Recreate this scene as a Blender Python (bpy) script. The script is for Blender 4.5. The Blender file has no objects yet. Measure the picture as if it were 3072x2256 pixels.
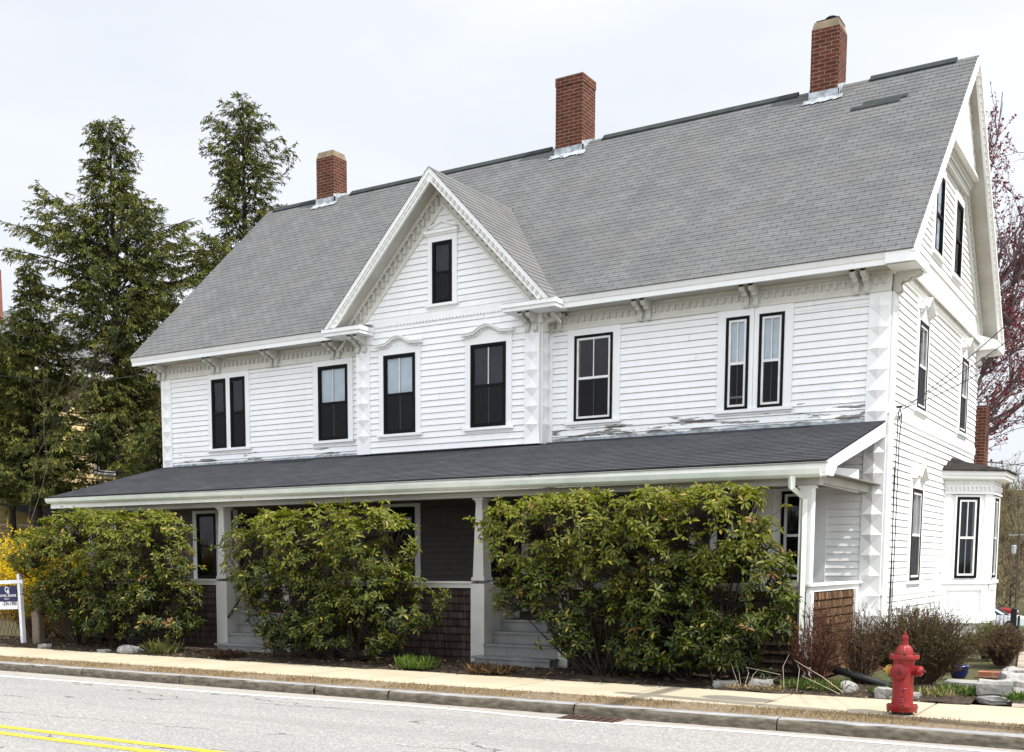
import bpy, math, random
import numpy as np
from mathutils import Vector, Matrix
R = math.radians
srng = random.Random(5); random.seed(7); rng = np.random.default_rng(11)
sc = bpy.context.scene
col = sc.collection

# ------------------------------------------------------------------ nodes
class NT:
    def __init__(s, name):
        s.m = bpy.data.materials.new(name); s.m.use_nodes = True
        s.t = s.m.node_tree; s.t.nodes.clear()
        s.out = s.n('ShaderNodeOutputMaterial')
        s.b = s.n('ShaderNodeBsdfPrincipled'); s.l(s.b.outputs[0], s.out.inputs[0])
    def n(s, k, **kw):
        x = s.t.nodes.new(k)
        for a, v in kw.items(): setattr(x, a, v)
        return x
    def l(s, a, b): s.t.links.new(a, b)
    def set(s, node, i, v):
        if isinstance(v, bpy.types.NodeSocket): s.l(v, node.inputs[i])
        else:
            if isinstance(v, tuple) and len(v) == 3 and len(getattr(node.inputs[i], 'default_value', (0,)*3)) == 4: v = v + (1,)
            node.inputs[i].default_value = v
    def co(s): return s.n('ShaderNodeTexCoord').outputs['Object']
    def map(s, sc_=(1, 1, 1), v=None, loc=(0, 0, 0), rot=(0, 0, 0)):
        m = s.n('ShaderNodeMapping'); s.l(v or s.co(), m.inputs[0]); m.inputs['Scale'].default_value = sc_
        m.inputs['Location'].default_value = loc; m.inputs['Rotation'].default_value = rot
        return m.outputs[0]
    def noise(s, scale, detail=4, v=None, rough=.5):
        x = s.n('ShaderNodeTexNoise'); s.l(v or s.co(), x.inputs['Vector'])
        x.inputs['Scale'].default_value = scale; x.inputs['Detail'].default_value = detail; x.inputs['Roughness'].default_value = rough
        return x.outputs[0]
    def math(s, op, a, b=0.0, clamp=False):
        x = s.n('ShaderNodeMath', operation=op, use_clamp=clamp); s.set(x, 0, a); s.set(x, 1, b); return x.outputs[0]
    def ramp(s, f, stops):
        x = s.n('ShaderNodeValToRGB'); s.l(f, x.inputs[0]); cr = x.color_ramp
        while len(cr.elements) < len(stops): cr.elements.new(.5)
        for e, (p, c) in zip(cr.elements, stops):
            e.position = p; e.color = (c, c, c, 1) if not isinstance(c, tuple) else c + (1,)
        return x.outputs[0]
    def mix(s, f, a, b, mode='MIX'):
        x = s.n('ShaderNodeMix', data_type='RGBA', blend_type=mode)
        s.set(x, 0, f); s.set(x, 6, a); s.set(x, 7, b); return x.outputs[2]
    def sep(s, v=None):
        x = s.n('ShaderNodeSeparateXYZ'); s.l(v or s.co(), x.inputs[0]); return x.outputs
    def comb(s, x, y, z=0.0):
        c = s.n('ShaderNodeCombineXYZ'); s.set(c, 0, x); s.set(c, 1, y); s.set(c, 2, z); return c.outputs[0]
    def bump(s, h, strength=.3, dist=.01):
        x = s.n('ShaderNodeBump'); s.l(h, x.inputs['Height']); x.inputs['Strength'].default_value = strength
        x.inputs['Distance'].default_value = dist; s.l(x.outputs[0], s.b.inputs['Normal'])
    def fin(s, c, rough=.7, spec=.3):
        s.set(s.b, 'Base Color', c); s.set(s.b, 'Roughness', rough)
        s.b.inputs['Specular IOR Level'].default_value = spec
        return s.m

def plain(name, c, rough=.6, var=.12, scale=6, spec=.3, metal=0, bump=0):
    t = NT(name); f = t.noise(scale, 5)
    lo = tuple(x * (1 - var) for x in c); hi = tuple(min(1, x * (1 + var)) for x in c)
    cc = t.ramp(f, [(.3, lo), (.7, hi)])
    if bump: t.bump(t.noise(scale * 8, 3), bump, .01)
    t.b.inputs['Metallic'].default_value = metal
    return t.fin(cc, rough, spec)

def paint(name, base=(.80, .81, .80), peel=None, dirt=.12):
    t = NT(name)
    st = t.noise(1, 5, t.map((9, 9, .8)))
    bl = t.noise(1.3, 4)
    c = t.mix(t.ramp(st, [(.4, 0.0), (.75, dirt)]), base, (.50, .49, .44))
    c = t.mix(t.ramp(bl, [(.42, 0.0), (.75, dirt * 1.8)]), c, (.6, .6, .57))
    if peel:
        z = t.sep()[2]
        n = t.noise(1, 6, t.map((1.5, 1.5, 13)), .62)
        h = t.n('ShaderNodeMapRange'); t.set(h, 0, z); h.inputs[1].default_value = peel[0]; h.inputs[2].default_value = peel[1]
        h.inputs[3].default_value = peel[2]; h.inputs[4].default_value = 0.0
        m = t.math('GREATER_THAN', t.math('ADD', n, h.outputs[0]), .71)
        grain = t.noise(1, 4, t.map((8, 8, 60)))
        c = t.mix(m, c, t.ramp(grain, [(.3, (.10, .09, .085)), (.7, (.34, .32, .30))]))
    return t.fin(c, .55, .3)

def shingle(name, c1, c2, rw, rh, zs, mode='x', joint=(.03, .03, .03), warm=None):
    # coordinate along the eave and up the slope, rows match the built courses
    t = NT(name); s = t.sep()
    u = s[0] if mode == 'x' else (s[1] if mode == 'y' else t.math('ADD', s[0], s[1]))
    v = t.math('MULTIPLY', s[2], 1 / zs)
    b = t.n('ShaderNodeTexBrick', offset=.42, offset_frequency=2, squash=1)
    t.l(t.comb(u, v), b.inputs['Vector'])
    b.inputs['Scale'].default_value = 1; b.inputs['Brick Width'].default_value = rw; b.inputs['Row Height'].default_value = rh
    b.inputs['Mortar Size'].default_value = .005; b.inputs['Mortar Smooth'].default_value = .1
    t.set(b, 'Color1', c1); t.set(b, 'Color2', c2); t.set(b, 'Mortar', joint); b.inputs['Bias'].default_value = 0
    n2 = t.noise(1.1, 4); n3 = t.noise(60, 2)
    c = t.mix(t.ramp(n2, [(.35, 0.0), (.65, .35)]), b.outputs[0], warm or c2)
    c = t.mix(t.ramp(t.noise(1, 6, t.map((1.6, 1.6, .25)), .6), [(.42, 0.0), (.72, .38)]), c, (.55 * c1[0], .56 * c1[1], .56 * c1[2]))
    c = t.mix(t.ramp(n3, [(.3, 0.0), (.7, .35)]), c, (.5 * c1[0], .5 * c1[1], .5 * c1[2]))
    return t.fin(c, .9, .15)

def brickmat(name, c1, c2, mortar, bw=.2, bh=.067):
    t = NT(name); s = t.sep()
    b = t.n('ShaderNodeTexBrick', offset=.5)
    t.l(t.comb(t.math('ADD', s[0], s[1]), s[2]), b.inputs['Vector'])
    b.inputs['Scale'].default_value = 1; b.inputs['Brick Width'].default_value = bw; b.inputs['Row Height'].default_value = bh
    b.inputs['Mortar Size'].default_value = .006; b.inputs['Mortar Smooth'].default_value = .2
    t.set(b, 'Color1', c1); t.set(b, 'Color2', c2); t.set(b, 'Mortar', mortar)
    c = t.mix(t.ramp(t.noise(5, 5), [(.35, 0.0), (.75, .5)]), b.outputs[0], tuple(x * .45 for x in c1))
    t.bump(b.outputs['Fac'], -.6, .01)
    return t.fin(c, .9, .15)

def colattr(name, rough=.45, trans=.25, spec=.4):
    t = NT(name); a = t.n('ShaderNodeAttribute', attribute_name='Col')
    t.set(t.b, 'Base Color', a.outputs[0]); t.b.inputs['Roughness'].default_value = rough
    t.b.inputs['Specular IOR Level'].default_value = spec
    if trans:
        tr = t.n('ShaderNodeBsdfTranslucent'); t.l(t.mix(1.0, a.outputs[0], (1.3, 1.5, .5), 'MULTIPLY'), tr.inputs[0])
        m = t.n('ShaderNodeMixShader'); m.inputs[0].default_value = trans
        t.l(t.b.outputs[0], m.inputs[1]); t.l(tr.outputs[0], m.inputs[2]); t.l(m.outputs[0], t.out.inputs[0])
    return t.m

M = {}
M['white'] = paint('white_paint', (.84, .85, .85), dirt=.10)
M['siding_upper'] = paint('white_siding_peeling', (.85, .86, .86), dirt=.09, peel=(3.62, 4.2, .245))
M['siding_left'] = paint('white_siding_lightly_peeling', (.85, .86, .86), dirt=.09, peel=(3.60, 3.95, .22))
M['siding'] = paint('white_siding', (.85, .86, .86), dirt=.09)
M['trim_dirty_shaded'] = paint('weathered_shaded_trim', (.55, .54, .50), dirt=.5)  # base darkened to paint in the shade under the eaves; streaks are dirt
M['fascia'] = paint('peeling_fascia', (.78, .78, .75), peel=(2.70, 2.95, .09), dirt=.3)
M['step'] = paint('worn_shaded_step_paint', (.15, .15, .15), peel=(-.2, 1.3, .13), dirt=.12)  # dark base carries the shade on the steps; worn patches are real
M['porch_shade'] = plain('shade_toned_porch_wall', (.105, .092, .084), .7, .1)  # porch shade painted into the wall colour
M['porch_trim'] = paint('weathered_shaded_porch_paint', (.44, .435, .41), dirt=.45)  # greyed copy of the white trim, shade included in the colour
M['ceiling'] = plain('dim_ceiling_boards', (.20, .19, .17), .8, .15)  # boards coloured darker to deepen the shade inside the porch
M['soffit'] = paint('shaded_soffit_paint', (.42, .40, .355), dirt=.5)  # eave shadow put into the soffit colour
M['frieze'] = paint('shaded_cream_frieze', (.70, .69, .64), dirt=.4)  # cream toned down to paint the eave shadow onto the frieze
M['roof'] = shingle('grey_asphalt_shingles', (.142, .145, .149), (.186, .188, .190), .215, .135, .669, 'x', warm=(.158, .152, .146))
M['roof_y'] = shingle('grey_gable_shingles', (.165, .168, .170), (.205, .206, .205), .215, .135, .726, 'y', warm=(.18, .174, .168))
M['roof_dark'] = shingle('dark_porch_shingles', (.056, .060, .068), (.088, .092, .101), .33, .125, .238, 'x', joint=(.02, .02, .024), warm=(.05, .05, .055))
M['ridge'] = plain('ridge_cap', (.028, .034, .034), .85, .3, 5)
M['brick'] = brickmat('chimney_brick', (.125, .038, .022), (.075, .027, .018), (.24, .18, .14))
M['cap'] = plain('mortar_cap', (.20, .16, .105), .9, .3, 5)
M['lead'] = plain('lead_flashing', (.34, .37, .40), .5, .5, 9, .5)
M['black'] = plain('black_frame_paint', (.0045, .0045, .006), .55, .2, 5, .12)
M['sash'] = plain('white_sash', (.72, .72, .70), .5, .1)
def screenmat():
    t = NT('dark_screen'); t.b.inputs['Base Color'].default_value = (.018, .018, .02, 1); t.b.inputs['Roughness'].default_value = .7; t.b.inputs['Specular IOR Level'].default_value = .1
    tr = t.n('ShaderNodeBsdfTransparent'); m = t.n('ShaderNodeMixShader'); m.inputs[0].default_value = .62
    t.l(tr.outputs[0], m.inputs[1]); t.l(t.b.outputs[0], m.inputs[2]); t.l(m.outputs[0], t.out.inputs[0]); return t.m
M['screen'] = screenmat()
M['curtain'] = plain('pale_curtain', (.42, .43, .46), .9, .3, 9)
M['curtain_dark'] = plain('dim_curtain', (.03, .03, .034), .9, .6, 3)
M['shade'] = plain('blind_sky_backing', (.72, .76, .80), .8, .12, 3)
M['red_drape'] = plain('dark_red_drape', (.03, .010, .011), .9, .5, 3)
M['dark'] = plain('dark_interior', (.012, .012, .014), .9, .2)
def glassmat():
    t = NT('window_glass'); t.t.nodes.remove(t.b)
    g = t.n('ShaderNodeBsdfGlossy'); g.inputs['Roughness'].default_value = .03; g.inputs['Color'].default_value = (.9, .93, 1, 1)
    bm = t.n('ShaderNodeBump'); bm.inputs['Strength'].default_value = .05; bm.inputs['Distance'].default_value = .02
    t.l(t.noise(2.2, 2), bm.inputs['Height']); t.l(bm.outputs[0], g.inputs['Normal'])
    tr = t.n('ShaderNodeBsdfTransparent'); tr.inputs[0].default_value = (.80, .84, .85, 1)
    lw = t.n('ShaderNodeFresnel'); lw.inputs[0].default_value = 1.48
    m = t.n('ShaderNodeMixShader'); t.l(t.math('MULTIPLY', lw.outputs[0], .72), m.inputs[0]); t.l(tr.outputs[0], m.inputs[1]); t.l(g.outputs[0], m.inputs[2])
    t.l(m.outputs[0], t.out.inputs[0]); return t.m
M['glass'] = glassmat()
def cedar(name, lo, mid, hi):
    t = NT(name); s = t.sep(); u = t.math('ADD', s[0], s[1])
    f = t.noise(1, 5, t.comb(t.math('MULTIPLY', u, 26), t.math('MULTIPLY', s[2], 2.2), 0.0), .6)
    b = t.n('ShaderNodeTexBrick', offset=.37); t.l(t.comb(u, s[2]), b.inputs[0])
    b.inputs['Scale'].default_value = 1; b.inputs['Brick Width'].default_value = .15; b.inputs['Row Height'].default_value = .118
    b.inputs['Mortar Size'].default_value = .004; t.set(b, 'Color1', (1, 1, 1)); t.set(b, 'Color2', (.55, .5, .5)); t.set(b, 'Mortar', (.12, .1, .1))
    c = t.mix(1.0, t.ramp(f, [(.3, lo), (.5, mid), (.7, hi)]), b.outputs[0], 'MULTIPLY')
    return t.fin(c, .9, .1)
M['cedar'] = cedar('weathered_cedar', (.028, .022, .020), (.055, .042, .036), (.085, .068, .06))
M['cedar_sun'] = cedar('sunlit_cedar', (.028, .016, .009), (.115, .065, .034), (.36, .25, .15))  # lit copy of the cedar, sunlight on the end parapet put into its colour
def asphalt():
    t = NT('worn_asphalt')
    sp = t.n('ShaderNodeTexVoronoi'); sp.inputs['Scale'].default_value = 42; t.l(t.co(), sp.inputs[0])
    c = t.ramp(sp.outputs['Distance'], [(.12, (.20, .195, .185)), (.45, (.35, .34, .32)), (.85, (.48, .465, .435))])
    n = t.noise(30, 6, rough=.8); c = t.mix(t.ramp(n, [(.38, .0), (.62, .55)]), c, (.13, .13, .135))
    c = t.mix(t.ramp(t.noise(1, 5, t.map((.16, 1.1, 1))), [(.40, .0), (.75, .35)]), c, (.19, .19, .195))
    # cracks: narrow bands of a distorted noise
    v = t.n('ShaderNodeTexVoronoi', feature='DISTANCE_TO_EDGE')
    w = t.n('ShaderNodeVectorMath', operation='ADD'); t.l(t.map((.14, .42, 1)), w.inputs[0])
    ns = t.n('ShaderNodeTexNoise'); ns.inputs['Scale'].default_value = 2.4; ns.inputs['Detail'].default_value = 8; t.l(t.co(), ns.inputs[0])
    sc2 = t.n('ShaderNodeVectorMath', operation='SCALE'); t.l(ns.outputs['Color'], sc2.inputs[0]); sc2.inputs['Scale'].default_value = .22
    t.l(sc2.outputs[0], w.inputs[1]); t.l(w.outputs[0], v.inputs[0]); v.inputs['Scale'].default_value = 1
    c = t.mix(t.ramp(t.noise(1, 6, t.map((.05, .9, 1), rot=(0, 0, .12)), .6), [(.56, 0.0), (.60, .30)]), c, (.20, .20, .205))
    crk = t.math('LESS_THAN', v.outputs['Distance'], .0045)
    crk = t.math('MULTIPLY', crk, t.math('GREATER_THAN', t.noise(.9, 3), .50))
    c = t.mix(t.math('MULTIPLY', crk, .75), c, (.05, .05, .052))
    y = t.sep()[1]
    e = t.n('ShaderNodeMapRange'); t.set(e, 0, y); e.inputs[1].default_value = -6.95; e.inputs[2].default_value = -6.6; e.inputs[3].default_value = 0; e.inputs[4].default_value = .55
    c = t.mix(e.outputs[0], c, (.36, .33, .28))
    t.bump(n, .4, .006)
    return t.fin(c, .88, .25)
M['asphalt'] = asphalt()
def lines(name, c, gate=.36):
    t = NT(name); n = t.noise(30, 6, rough=.85)
    m = t.math('GREATER_THAN', n, gate)
    cc = t.mix(m, (.2, .2, .19), c); return t.fin(cc, .7, .3)
M['line_white'] = lines('white_road_paint', (.74, .74, .72), .40)
M['line_yellow'] = lines('yellow_road_paint', (.60, .46, .035), .40)
def concrete():
    t = NT('sidewalk_concrete'); n = t.noise(1.2, 5); n2 = t.noise(70, 4, rough=.7)
    c = t.ramp(n, [(.3, (.43, .37, .262)), (.7, (.51, .45, .335))])
    c = t.mix(t.ramp(n2, [(.35, .22), (.65, 0.0)]), c, (.26, .23, .18))
    x = t.sep()[0]
    c = t.mix(t.ramp(t.noise(.7, 6, t.map((1, 3, 1)), .65), [(.48, 0.0), (.75, .45)]), c, (.30, .27, .22))
    c = t.mix(t.ramp(t.noise(5, 6, rough=.8), [(.60, 0.0), (.72, .5)]), c, (.26, .23, .18))
    t.bump(n2, .2, .004); return t.fin(c, .9, .2)
M['concrete'] = concrete()
def granite(name, lo, hi, side=None):
    t = NT(name); n = t.noise(22, 7, rough=.75); c = t.ramp(n, [(.32, lo), (.7, hi)])
    c = t.mix(t.ramp(t.noise(3, 5), [(.4, 0.0), (.75, .5)]), c, tuple(x * .55 for x in lo))
    if side:
        g = t.n('ShaderNodeNewGeometry'); f = t.math('ABSOLUTE', t.sep(g.outputs['True Normal'])[1])
        st = t.noise(1, 5, t.map((9, 9, 26)))
        c2 = t.ramp(st, [(.3, tuple(x * .5 for x in side)), (.7, tuple(x * 1.4 for x in side))])
        c = t.mix(t.ramp(f, [(.3, 0.0), (.6, 1.0)]), c, c2)
    t.bump(n, .6, .012); return t.fin(c, .85, .25)
M['granite'] = granite('granite_kerb', (.27, .27, .275), (.44, .44, .44), side=(.115, .10, .075))  # side tint paints the shade on the kerb front into the stone
M['rock'] = granite('field_stone', (.22, .215, .20), (.42, .41, .385))
M['rock_pale'] = granite('pale_stone', (.24, .235, .22), (.50, .49, .47))
M['postrock'] = granite('mossy_granite', (.11, .085, .065), (.27, .22, .165))
M['dirt'] = plain('bed_soil', (.055, .042, .032), .95, .45, 14, .1, bump=.8)
M['drygrass_soil'] = plain('dry_verge_soil', (.22, .17, .115), .95, .45, 20, .1, bump=.8)
def groundmat():
    t = NT('yard_ground'); n = t.noise(.5, 6); n2 = t.noise(14, 5)
    c = t.ramp(n, [(.35, (.10, .078, .05)), (.6, (.09, .095, .04))])
    c = t.mix(t.ramp(n2, [(.4, .5), (.6, 0.0)]), c, (.04, .04, .025)); t.bump(n2, .8, .02); return t.fin(c, .95, .1)
M['ground'] = groundmat()
M['hill'] = plain('wooded_hill', (.10, .082, .055), .95, .4, .5, .05)
M['bark'] = plain('grey_bark', (.085, .07, .058), .9, .35, 14, .1, bump=.6)
M['bark_dark'] = plain('dark_bark', (.035, .028, .024), .9, .35, 12, .1)
M['leaf'] = colattr('shrub_leaves', .42, .28, .30)
M['needles'] = colattr('conifer_needles', .6, .12, .25)
M['petal'] = colattr('blossom', .7, .3, .2)
M['blade'] = colattr('grass_blades', .7, .2, .2)
M['twig'] = colattr('twigs', .85, 0, .1)
M['wire'] = plain('black_cable', (.015, .015, .016), .6, .1)
M['metal'] = plain('grey_metal', (.35, .36, .37), .5, .15, 4, .5)
M['gutter'] = plain('pale_gutter', (.66, .70, .63), .4, .12, 3, .4)
M['iron'] = plain('black_iron', (.012, .013, .014), .55, .2)
M['rust'] = plain('rusty_iron', (.10, .05, .035), .8, .5, 12, .3)
def hyd():
    t = NT('hydrant_red'); n = t.noise(9, 6, rough=.7); n2 = t.noise(26, 5, rough=.7)
    c = t.ramp(n, [(.35, (.20, .004, .007)), (.65, (.30, .008, .010))])
    c = t.mix(t.math('MULTIPLY', t.ramp(t.noise(8, 8, rough=.8), [(.50, 0.0), (.62, 1.0)]), .8), c, (.12, .045, .022))
    t.bump(n2, .25, .006); return t.fin(c, .42, .45)
M['hydrant'] = hyd()
M['hyd_rust'] = plain('hydrant_rust', (.10, .028, .018), .7, .5, 30, .3)
M['hyd_yellow'] = plain('hydrant_yellow', (.42, .25, .05), .6, .3, 30, .3)
M['navy'] = plain('navy_sign', (.006, .012, .07), .4, .08, 3, .4)
M['signwhite'] = plain('white_vinyl', (.78, .78, .80), .4, .05, 3, .4)
M['ink'] = plain('dark_ink', (.02, .03, .08), .6, .1)
M['post_white'] = plain('white_post_paint', (.78, .79, .84), .5, .12, 9)
M['yellow_siding'] = plain('yellow_siding', (.74, .58, .30), .7, .08)
M['pot'] = plain('blue_glaze', (.006, .012, .10), .2, .2, 5, .6)
M['carwhite'] = plain('white_car_paint', (.72, .75, .80), .25, .03, 2, .6)
M['carred'] = plain('red_car_paint', (.30, .01, .02), .25, .05, 2, .6)
M['rubber'] = plain('tyre_rubber', (.015, .015, .016), .8, .1)
M['carglass'] = plain('car_glass', (.03, .04, .05), .08, .1, 2, .7)
M['rim'] = plain('wheel_rim', (.4, .41, .42), .35, .1, 3, .6)
M['wood'] = plain('dark_old_wood', (.07, .052, .04), .9, .4, 12)
M['brickedge'] = brickmat('edging_brick', (.42, .16, .09), (.34, .13, .08), (.4, .36, .3))
M['birdsnest'] = plain('old_shingle', (.034, .030, .028), .95, .5, 9, .1, bump=1)

# ------------------------------------------------------------------ mesh building
class Fr:                       # a vertical wall frame: r to the right seen from outside, n outward
    def __init__(s, o, r, n):
        s.o = np.array(o, float); s.r = np.array(list(r) + [0.]); s.n = np.array(list(n) + [0.])
    def p(s, r, n, z): return s.o + s.r * r + s.n * n + np.array([0, 0, z])

class MB:
    def __init__(s): s.v = []; s.f = []
    def add(s, vs, fs):
        k = len(s.v); s.v += [tuple(map(float, v)) for v in vs]; s.f += [tuple(k + i for i in f) for f in fs]; return s
    def quad(s, a, b, c, d): return s.add([a, b, c, d], [(0, 1, 2, 3)])
    def box(s, x0, x1, y0, y1, z0, z1):
        s.add([(x0, y0, z0), (x1, y0, z0), (x1, y1, z0), (x0, y1, z0), (x0, y0, z1), (x1, y0, z1), (x1, y1, z1), (x0, y1, z1)],
              [(0, 3, 2, 1), (4, 5, 6, 7), (0, 1, 5, 4), (1, 2, 6, 5), (2, 3, 7, 6), (3, 0, 4, 7)])
        return s
    def fbox(s, fr, r0, r1, n0, n1, z0, z1):
        P = fr.p
        s.add([P(r0, n1, z0), P(r1, n1, z0), P(r1, n0, z0), P(r0, n0, z0), P(r0, n1, z1), P(r1, n1, z1), P(r1, n0, z1), P(r0, n0, z1)],
              [(0, 3, 2, 1), (4, 5, 6, 7), (0, 1, 5, 4), (1, 2, 6, 5), (2, 3, 7, 6), (3, 0, 4, 7)])
        return s
    def prism(s, fr, poly, n0, n1):          # polygon in (r,z) thickened along n (poly counter-clockwise seen from outside)
        k = len(poly); vs = [fr.p(r, n1, z) for r, z in poly] + [fr.p(r, n0, z) for r, z in poly]
        s.add(vs, [tuple(range(k)), tuple(range(2 * k - 1, k - 1, -1))] + [(i, k + i, k + (i + 1) % k, (i + 1) % k) for i in range(k)])
        return s
    def prism_r(s, fr, poly, r0, r1):        # profile in (n,z) run along r
        k = len(poly); vs = [fr.p(r0, n, z) for n, z in poly] + [fr.p(r1, n, z) for n, z in poly]
        s.add(vs, [tuple(range(k)), tuple(range(2 * k - 1, k - 1, -1))] + [(i, k + i, k + (i + 1) % k, (i + 1) % k) for i in range(k)])
        return s
    def tube(s, pts, rad, sides=8, cap=True):
        pts = [Vector(p) for p in pts]; n = len(pts)
        rad = [rad] * n if not hasattr(rad, '__len__') else rad
        k0 = len(s.v); up = Vector((0, 0, 1)); prev = None
        for i, p in enumerate(pts):
            d = (pts[min(i + 1, n - 1)] - pts[max(i - 1, 0)]).normalized()
            a = d.cross(up) if prev is None else prev - d * prev.dot(d)
            if a.length < 1e-3: a = d.cross(Vector((0, 1, .1)))
            a.normalize(); prev = a; b = d.cross(a)
            for j in range(sides):
                t = 2 * math.pi * j / sides
                q = p + (a * math.cos(t) + b * math.sin(t)) * rad[i]; s.v.append(tuple(q))
        for i in range(n - 1):
            for j in range(sides):
                a0 = k0 + i * sides + j; a1 = k0 + i * sides + (j + 1) % sides
                s.f.append((a0, a1, a1 + sides, a0 + sides))
        if cap:
            s.f.append(tuple(range(k0 + sides - 1, k0 - 1, -1))); e = k0 + (n - 1) * sides; s.f.append(tuple(range(e, e + sides)))
        return s
    def lathe(s, c, prof, sides=24, flute=None):      # prof (r,z) about vertical axis at c
        k0 = len(s.v)
        for i, (r, z) in enumerate(prof):
            for j in range(sides):
                t = 2 * math.pi * j / sides; rr = r * (1 - (flute[i] if flute and j % 2 else 0))
                s.v.append((c[0] + rr * math.cos(t), c[1] + rr * math.sin(t), c[2] + z))
        for i in range(len(prof) - 1):
            for j in range(sides):
                a = k0 + i * sides + j; b = k0 + i * sides + (j + 1) % sides
                s.f.append((a, b, b + sides, a + sides))
        s.f.append(tuple(range(k0 + sides - 1, k0 - 1, -1))); e = k0 + (len(prof) - 1) * sides; s.f.append(tuple(range(e, e + sides)))
        return s
    def build(s, name, mat, parent=None, bevel=0, smooth=False):
        me = bpy.data.meshes.new(name); me.from_pydata(s.v, [], s.f); me.validate(); me.materials.append(mat)
        o = bpy.data.objects.new(name, me); col.objects.link(o)
        if parent: o.parent = parent
        if smooth:
            for p in me.polygons: p.use_smooth = True
        if bevel:
            b = o.modifiers.new('bevel', 'BEVEL'); b.width = bevel; b.segments = 2; b.limit_method = 'ANGLE'; b.angle_limit = R(35)
        return o

def npmesh(name, V, F, mat, parent=None, C=None, smooth=False):
    me = bpy.data.meshes.new(name); V = np.asarray(V, np.float32); F = np.asarray(F, np.int32); k = F.shape[1]
    me.vertices.add(len(V)); me.vertices.foreach_set('co', V.ravel())
    me.loops.add(F.size); me.loops.foreach_set('vertex_index', F.ravel())
    me.polygons.add(len(F)); me.polygons.foreach_set('loop_start', np.arange(0, F.size, k, dtype=np.int32))
    me.update(calc_edges=True)
    if C is not None:
        a = me.color_attributes.new('Col', 'FLOAT_COLOR', 'POINT')
        a.data.foreach_set('color', np.hstack([C, np.ones((len(C), 1))]).astype(np.float32).ravel())
    if smooth: me.polygons.foreach_set('use_smooth', np.ones(len(F), bool))
    me.materials.append(mat)
    o = bpy.data.objects.new(name, me); col.objects.link(o)
    if parent: o.parent = parent
    return o

def empty(name, loc, label, cat, group=None):
    o = bpy.data.objects.new(name, None); o.location = loc; o.empty_display_size = .2; col.objects.link(o)
    return tag(o, label, cat, group)
def tag(o, label=None, cat=None, group=None, kind=None):
    if label: o['label'] = label
    if cat: o['category'] = cat
    if group: o['group'] = group
    if kind: o['kind'] = kind
    return o

def norm(a): return a / np.maximum(np.linalg.norm(a, axis=-1, keepdims=True), 1e-9)
def sticks(P0, P1, r0, r1):
    P0 = np.asarray(P0, float); P1 = np.asarray(P1, float); n = len(P0)
    r0 = np.broadcast_to(r0, n)[:, None]; r1 = np.broadcast_to(r1, n)[:, None]
    d = norm(P1 - P0); a = np.cross(d, [0.3, .2, 1.]); a = norm(a); b = np.cross(d, a)
    V = np.zeros((n, 6, 3))
    for j in range(3):
        t = 2 * math.pi * j / 3; o = a * math.cos(t) + b * math.sin(t)
        V[:, j] = P0 + o * r0; V[:, 3 + j] = P1 + o * r1
    base = (np.arange(n) * 6)[:, None, None]
    F = base + np.array([[0, 1, 4, 3], [1, 2, 5, 4], [2, 0, 3, 5]])[None]
    return V.reshape(-1, 3), F.reshape(-1, 4)
def leaves(P, D, N, L, W, fold=.25, curl=.15):
    n = len(P); D = norm(D); S = norm(np.cross(D, N)); N = np.cross(S, D)
    L = np.broadcast_to(L, n)[:, None]; W = np.broadcast_to(W, n)[:, None]
    V = np.zeros((n, 6, 3)); up = N * W * fold
    V[:, 0] = P; V[:, 3] = P + D * L - N * L * curl
    V[:, 1] = P + D * L * .32 + S * W * .42 + up; V[:, 5] = P + D * L * .32 - S * W * .42 + up
    V[:, 2] = P + D * L * .72 + S * W * .5 + up - N * L * curl * .4; V[:, 4] = P + D * L * .72 - S * W * .5 + up - N * L * curl * .4
    base = (np.arange(n) * 6)[:, None, None]
    F = base + np.array([[0, 3, 2, 1], [0, 5, 4, 3]])[None]
    return V.reshape(-1, 3), F.reshape(-1, 4)
def merge(parts):
    V = []; F = []; C = []; k = 0
    for v, f, c in parts:
        V.append(v); F.append(f + k); k += len(v)
        c = np.asarray(c, float); C.append(np.broadcast_to(c, (len(v), 3)) if c.ndim == 1 else c)
    return np.vstack(V), np.vstack(F), np.vstack(C)
def rdir(n): return norm(rng.normal(size=(n, 3)))

# ------------------------------------------------------------------ camera
A = dict(camx=3.85054, camy=-18.05065, yaw=-0.58056, pitch=-0.10996, roll=-0.00253, f=3460.30075, px=1292.99152, py=2066.75430)
cam_d = bpy.data.cameras.new('camera'); cam = bpy.data.objects.new('camera', cam_d); col.objects.link(cam); sc.camera = cam
cy_, sy_ = math.cos(A['yaw']), math.sin(A['yaw']); ct, st = math.cos(A['pitch']), math.sin(A['pitch']); cr, sr = math.cos(A['roll']), math.sin(A['roll'])
ax = Vector((cy_, -sy_, 0)); fwd0 = Vector((sy_, cy_, 0)); up0 = Vector((0, 0, 1))
fwd = fwd0 * ct + up0 * st; upv = fwd0 * -st + up0 * ct
right = ax * cr + upv * sr; upc = ax * -sr + upv * cr
mw = Matrix.Identity(4)
for i in range(3): mw[i][0] = right[i]; mw[i][1] = upc[i]; mw[i][2] = -fwd[i]
mw[0][3], mw[1][3], mw[2][3] = A['camx'], A['camy'], 1.6
cam.matrix_world = mw
cam_d.sensor_fit = 'HORIZONTAL'; cam_d.sensor_width = 36; cam_d.lens = A['f'] / 3072 * 36
cam_d.shift_x = (1536 - A['px']) / 3072; cam_d.shift_y = (A['py'] - 1128) / 3072
cam_d.clip_start = .1; cam_d.clip_end = 3000

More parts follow.
